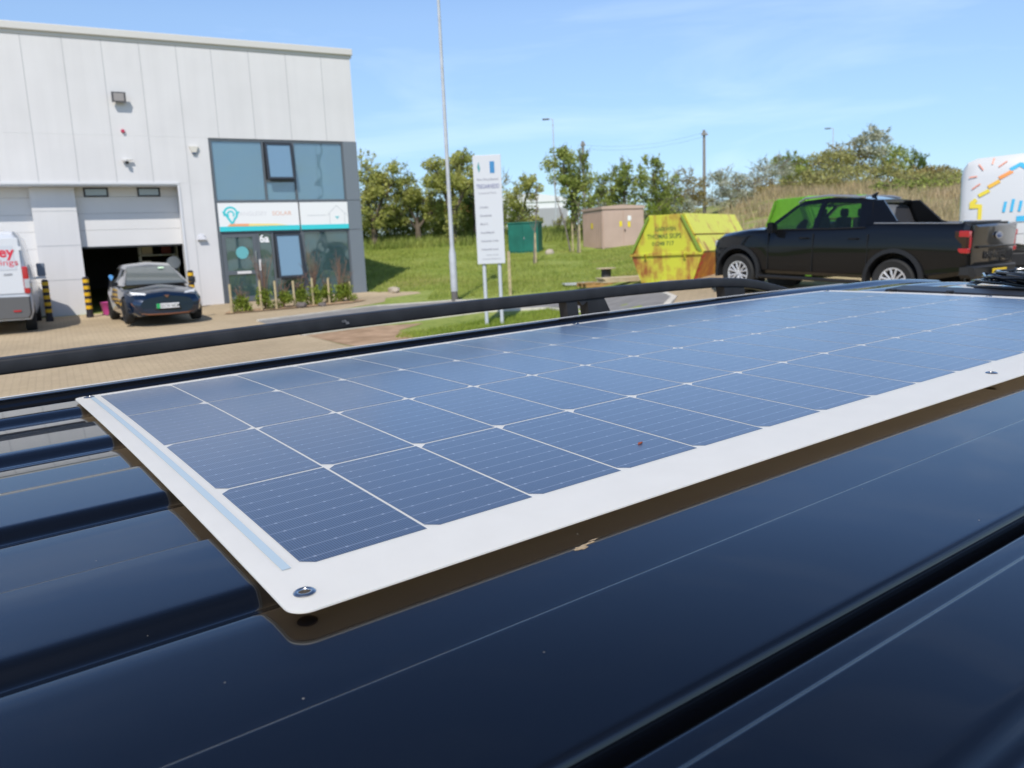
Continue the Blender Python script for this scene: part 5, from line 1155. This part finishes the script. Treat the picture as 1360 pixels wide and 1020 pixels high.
tree('hedge_tree', 'olive tree next to the building corner, leftmost of the hedge', 'tree', -7.0, 44, 7.0, [(-.3, 3.4, 1.0, 1.1), (.6, 2.8, 1.1, 1.0), (-.1, 1.7, 1.2, 1.1), (1.3, 3.3, .7, .9), (-1.6, 3.0, 1.0, 1.2)], 'olive', 900, group=GT, twigs=26)
tree('hedge_tree', 'spreading olive tree between the building corner and the lamp post', 'tree', -4.7, 44.5, 6.4, [(-.6, 2.6, .9, .9), (.3, 2.3, 1.0, .8), (.9, 1.6, .5, .8), (-1.1, 1.4, .6, .6)], 'olive', 900, group=GT, twigs=26)
tree('hedge_tree', 'rounded bright olive tree directly behind the lamp post', 'tree', -2.75, 43, 7.3, [(-.5, 3.5, 1.0, .9), (.5, 3.9, 1.0, .8), (.9, 3.0, .8, .8), (0, 3.0, 1.1, .7), (.2, 1.5, .3, .7)], 'olive', 1150, trunk=.2, group=GT, twigs=14, ivy=True)
tree('hedge_tree', 'small dark ivy-clad tree right beside the estate sign', 'tree', -1.6, 45.5, 5.6, [(.1, 1.9, .75, .75), (-.3, 2.4, .5, .4)], 'dark', 1300, group=GT, twigs=3)
tree('hedge_tree', 'round-topped olive tree just right of the estate sign', 'tree', .95, 45.5, 6.2, [(.5, 2.6, .75, .65), (-.2, 1.9, .7, .7), (.1, 1.0, .9, .8)], 'olive', 1200, group=GT, twigs=8)
tree('hedge_tree', 'thin bare tree rising behind the top of the estate sign', 'tree', -.2, 47, 6.9, [(0, 2.7, .55, 1.0)], 'brown', 90, trunk=.09, group=GT, twigs=16, bare=.8, z0=2.8)
tree('hedge_tree', 'twiggy ivy-covered tree between the green cabinet and the beige kiosk', 'tree', 3.55, 42.5, 7.1, [(-.5, 3.6, 1.0, .9), (.4, 3.3, .9, .9), (0, 2.3, .9, .8), (.5, 1.3, .55, .8)], 'green', 950, group=GT, twigs=34, ivy=True)
tree('hedge_tree', 'ragged green tree rising behind the beige kiosk, wider of the two there', 'tree', 6.9, 47.5, 6.7, [(-.7, 2.3, 1.0, .9), (.3, 2.8, 1.0, .9), (-1.4, 1.6, .9, .7), (.2, 1.3, 1.5, .9)], 'green', 950, group=GT, twigs=26)
tree('hedge_tree', 'twiggy pale-topped tree left of the tall utility pole', 'tree', 8.9, 48, 6.9, [(-.3, 2.9, .7, 1.0), (.5, 2.2, .9, .8), (.6, 1.2, 1.3, .8)], 'green', 700, group=GT, twigs=34)
GB = 'bushes along the hedge bank'
def bush(label, x, y, lobes, leaf, dens=900, size=.11, twigs=6, nm='bush', group=GB):
    if y < 48 and x < 5: lobes = [(a, b * 1.25 + .1, c, d * 1.45) for a, b, c, d in lobes]
    top = gz(x, y) + max(l[1] + l[3] for l in lobes)
    return tree(nm, label, 'bush', x, y, top, lobes, leaf, dens, trunk=.06, twigs=twigs, size=size, group=group)
bush('dark leafy bush low against the building corner', -7.2, 46.2, [(-.4, .9, 1.2, .9), (.9, .8, 1.0, .8)], 'dark', 900)
bush('green bramble bush low in the hedge left of the lamp post', -4.9, 46.0, [(-.6, .9, 1.0, .8), (.6, 1.0, 1.1, .9)], 'green', 900)
bush('bramble bush at the foot of the tree behind the lamp post', -2.8, 45.8, [(0, .8, 1.2, .8)], 'green', 1000)
bush('bright green bush filling the bank left of the estate sign', -1.2, 47.5, [(-.4, 1.1, 1.3, 1.0), (.5, 1.2, 1.2, .9)], 'green', 1000)
bush('low green bush under the round-topped tree by the sign', .5, 45.0, [(-.3, .6, .9, .6)], 'green', 1000)
for k_, (bx_, by_, lf_, lb_) in enumerate(((-8.3, 48.5, 'green', 'leftmost tall thicket partly hidden by the building corner'), (-6.0, 48.0, 'olive', 'tall olive thicket behind the two leftmost trees'), (-3.9, 48.3, 'green', 'green thicket showing just left of the lamp post'), (-2.2, 49.0, 'olive', 'olive thicket between lamp post and estate sign'))):
    bush(lb_, bx_, by_, [(-.5, .8, 1.1, .7), (.5, .9, 1.1, .65 if k_ < 4 else .4)], lf_, 900)
bush('pale scrubby bush between the cabinet and the twiggy tree', 3.4, 46.6, [(0, .2, .6, .3)], 'scrub', 500)
bush('white-flowering blackthorn low behind the kiosk', 6.0, 46.4, [(-.6, .9, .8, .6), (.9, .8, 1.0, .7)], 'pale', 1000, .09)
bush('white-flowering blackthorn behind the rusty skip left end', 9.6, 48.3, [(-.5, .7, .9, .7), (.6, 1.0, .9, .8)], 'pale', 1100, .09)
bush('yellow-green bush between kiosk and rusty skip', 8.1, 46.2, [(0, .8, 1.3, .8)], 'fresh', 700)
bush('brown twiggy bush at the foot of the tall utility pole', 11.3, 50.5, [(0, 1.9, 1.1, 1.0), (-.2, .8, 1.3, .8)], 'brown', 800, twigs=30)
bush('big pale blossom bush right of the tall utility pole', 13.9, 50.5, [(-.7, 1.3, 1.1, .9), (.5, 1.2, 1.2, .9), (0, .4, 1.7, .7)], 'pale', 950, .10, twigs=22)
bush('second pale blossom bush nearer the lime green skip', 17.2, 53.0, [(0, 1.1, 1.4, .9)], 'pale', 850, .10, twigs=14)
bush('dark brown thicket between the two blossom bushes', 15.7, 52.0, [(0, .6, 1.2, .6)], 'brown', 900, twigs=18)
GM = 'scrub bushes on the mound'
mb = [(19.0, 56, [(0, 1.2, 1.3, .8), (.7, .6, 1.3, .7)], 'green', 'flat-topped green bush at the left end of the mound'),
      (21.3, 58, [(0, .9, 1.9, .8)], 'scrub', 'low olive scrub bush next to the flat-topped bush on the mound'),
      (23.6, 60, [(0, 1.1, 1.8, 1.0)], 'scrub', 'olive scrub bush climbing the left shoulder of the mound'),
      (25.8, 61.5, [(0, 1.7, 2.0, 1.1)], 'brown', 'brownish scrub bush just under the top of the mound'),
      (26.6, 60, [(0, 2.5, 1.3, 1.1)], 'pale', 'pale willow bush crowning the mound'),
      (28.8, 62, [(0, 1.5, 1.8, 1.1)], 'green', 'bright green domed bush right of the mound top'),
      (30.9, 62, [(0, 1.2, .7, 1.1)], 'dark', 'small dark bush on the right shoulder of the mound'),
      (32.2, 64, [(0, .3, 2.2, .8)], 'green', 'low green scrub running down the right side of the mound'),
      (24.6, 54, [(0, .7, 2.2, .8)], 'scrub', 'wide dull scrub bush on the near face of the mound'),
      (21.0, 52, [(0, .6, 2.2, .7)], 'scrub', 'scrub bush low on the near left face of the mound'),
      (28.4, 55, [(0, .5, 2.3, .7)], 'brown', 'russet scrub bush low on the near right face of the mound'),
      (36.5, 62, [(0, .3, 2.6, .5)], 'brown', 'low russet thicket near the tradesman van'),
      (18.6, 50, [(0, .5, 1.8, .6)], 'scrub', 'small scrub bush low on the bank right of the blossom bushes'),
      (26.4, 50, [(0, .5, 2.6, .6)], 'scrub', 'long low scrub bush across the near foot of the mound'),
      (31.5, 54, [(0, .5, 2.4, .7)], 'green', 'green scrub bush low on the right foot of the mound'),
      (22.8, 46, [(0, .4, 2.0, .45)], 'green', 'flat green bramble patch above the pickup cab')]
for x, y, lo, lf, lab in mb: bush(lab, x, y, lo, lf, 520, .16, 10, group=GM)
# dry grass over the rough ground, nobody could count it
def grass_stuff(name, label, n_, area, h0, h1, m, wd=.03, keep=lambda x, y: True, lean=.25):
    pts = []
    while len(pts) < n_:
        x = rng.uniform(area[0], area[1]); y = rng.uniform(area[2], area[3])
        if keep(x, y): pts.append((x, y, gz(x, y)))
    p = np.array(pts); h = rng.uniform(h0, h1, n_)[:, None]; a = rng.uniform(0, 6.28, n_); w_ = np.stack([np.cos(a), np.sin(a), 0 * a], 1) * wd
    tip = p + np.concatenate([rng.normal(0, lean, (n_, 2)) * h, h], 1)
    v = np.stack([p - w_, p + w_, tip], 1).reshape(-1, 3); me = np_mesh(name, v, None, 3)
    o = obj(name, me, m); o['label'] = label; o['category'] = 'grass'; o['kind'] = 'stuff'; return o
grass_stuff('dry_grass', 'tall straw-coloured dry grass over the mound and bank behind the skips', 15000, (8, 48, 27, 56), .2, .75, LM['straw'], .03, lambda x, y: x > 2 + y * .25 + 1.6 * math.sin(y * 1.7) and x < y * .66 and y < 53 and math.sin(x * 1.1 + y * .3) + math.sin(y * .8 - x * .4) > -.9)
grass_stuff('bank_grass', 'rough green grass at the foot of the hedge', 16000, (-9, 9, 42, 50), .15, .55, LM['green'], .03)
grass_stuff('lawn_tufts', 'uneven tufts of mown lawn grass around the estate sign', 46000, (-9.5, 6, 17.5, 42), .03, .13, leafmat('lawn_blade', (.27, .33, .06), (.42, .45, .11)), .012, lambda x, y: (x + 5) * .8746 + (y - 28.85) * .4848 > .15 and (y > 24.2 if x > -2.5 else y > 28.3) and not (3.2 < x < 7.5 and 37 < y < 41))
grass_stuff('verge_grass', 'short grass on the verge by the feet of the estate sign', 9000, (-2.2, 1.4, 13.5, 19), .03, .09, LM['fresh'], .008, lambda x, y: y < 15.5 + .9 * (x + 3) and y > 14.2 - .6 * x)
# far fence on the skyline at the right
ff = thing('post_and_wire_fence', 'thin pale post and wire fence on the skyline right of the mound', 'fence', (34.5, 66, gz(34.5, 66)))
for k in range(12):
    bm = B(); x = k * .9; z = gz(34.5 + x, 66) - gz(34.5, 66); box(bm, x - .05, x + .05, -.05, .05, z - .2, z + 1.2); obj('post', bm, m_galv, ff)
for zz in (.6, 1.05): bm = B(); tube(bm, [(k * .9, 0, gz(34.5 + k * .9, 66) - gz(34.5, 66) + zz) for k in range(12)], .02, 4); obj('wire', bm, m_galv, ff)

# saplings tied to stakes
m_tim = mat('timber', (.40, .33, .19), .8)
def sapling(label, x, y, h, lean, group='saplings staked on the lawn'):
    t = thing('sapling', label, 'sapling', (x, y, gz(x, y)), group=group)
    bm = B(); tube(bm, [(0, 0, -.1), (lean * .3, 0, h * .35), (lean * .8, 0, h * .7), (lean, 0, h)], [.045, .035, .02, .008], 6)
    for k in range(16):
        z = random.uniform(.35, .95) * h; a = random.uniform(0, 6.28); L_ = random.uniform(.3, .7) * (1.1 - z / h * .6); x0 = lean * (z / h) ** 1.2
        tube(bm, [(x0, 0, z), (x0 + math.cos(a) * L_ * .3, math.sin(a) * L_ * .3, z + L_ * .5), (x0 + math.cos(a) * L_ * .45, math.sin(a) * L_ * .4, z + L_)], [.012, .008, .004], 4)
    obj('stem', bm, m_twig, t, smooth=60); bm = B(); box(bm, .06, .13, -.035, .035, -.1, 1.25, bev=.006); obj('stake', bm, m_tim, t); return t
sapling('bare sapling tied to a short stake in front of the green cabinet', 1.12, 33.6, 3.1, .25)
sapling('bare leaning sapling on stakes just left of the beige kiosk', 2.95, 37.3, 3.3, -.7)
sapling('thin bare sapling close against the left side of the kiosk', 3.2, 36.5, 2.2, .1)

# planted shrubs and stakes in front of the office glass
PB = TB
k_ = 0
stk = [(.30, 'leftmost'), (1.32, 'second from the left'), (1.95, 'third from the left'), (2.60, 'middle'), (3.2, 'third from the right'), (3.75, 'second from the right'), (4.6, 'rightmost')]
bedp = lambda f: (-7.75 + (-4.85 + 7.75) * f, 22.75 + (25.2 - 22.75) * f)
for k, f in enumerate((.0, .23, .35, .50, .66, .80, .99)):
    x, y = bedp(f); h = .84 * (.95, 1.0, .95, .9, .95, .9, .7)[k]; t = thing('planting_stake', 'short timber stake in the office planting bed, %s of seven' % stk[k][1], 'stake', (x, y, gz(x, y) + .03), group='short timber stakes in the office planting bed')
    obj('post', box(B(), -.03, .03, -.03, .03, -.15, h, bev=.005), m_tim, t)
for k, (f, hh, big) in enumerate(((.08, .75, 0), (.25, 1.75, 1), (.40, .8, 0), (.55, 1.0, 0), (.66, 1.8, 1), (.78, .85, 0), (.90, 1.5, 1), (.96, .9, 0))):
    x, y = bedp(f); y += .12; lab = ['low yellow-green shrub at the left end of the office bed', 'bare brown shrub in front of the office door edge', 'low yellow-green shrub below the number 6a', 'leafy shrub in front of the tilted lower window', 'tall bare brown shrub before the window mullion', 'low shrub under the left part of the large lower pane', 'tall thin shrub under the right part of the large lower pane', 'low green shrub at the right end of the office bed'][k]
    t = thing('young_shrub', lab, 'shrub', (x, y, gz(x, y) + .02), group='young shrubs in the office planting bed'); bm = B(); cl = []
    for j in range(16 if big else 11):
        a = random.uniform(0, 6.28); r = random.uniform(.05, .42 if big else .26); z = hh * random.uniform(.6, 1)
        q0 = V((math.cos(a) * r * .35, math.sin(a) * r * .35, z * .55)); q1 = V((math.cos(a) * r, math.sin(a) * r, z)); tube(bm, [(0, 0, -.05), q0, q1], [.012, .008, .004], 4)
        for i in range(3): e = q0.lerp(q1, random.uniform(.2, 1)); tube(bm, [e, e + V((random.uniform(-.15, .15), random.uniform(-.15, .15), random.uniform(.05, .2)))], [.005, .003], 3)
        cl.append((q0.x, q0.y, q0.z * (.55 if big else .9), .13, .13, .18, 60 if not big else 34))
    for j in range(4): cl.append((random.uniform(-.18, .18), random.uniform(-.12, .12), random.uniform(.08, .35), .17, .17, .16, 150))
    obj('stems', bm, mat('brown_stem', (.20, .12, .085), .9), t); leaves('leaves', cl, LM['fresh'], t, .065)
# two stones by the bed, manhole lid and litter on the grass
for k, (x, y, r, lab) in enumerate(((-6.05, 23.75, .16, 'larger dark rock among the shrubs of the office bed'), (-5.5, 24.0, .12, 'smaller dark rock right of the larger one in the office bed'), (-3.9, 27.9, .2, 'pale boulder in the building shadow on the grass'), (1.95, 36.6, .22, 'pale stone lying right of the green cabinet'))):
    bm = B(); q = bmesh.ops.create_icosphere(bm, subdivisions=2, radius=r)
    for v in q['verts']: v.co *= 1 + random.uniform(-.18, .18); v.co.z *= .75
    tag(obj('rock', bm, mat('rock_%d' % (k > 1), (.13, .11, .10) if k < 2 else (.42, .36, .28), .9), smooth=30), lab, 'rock', loc=(x, y, gz(x, y) + r * .35))
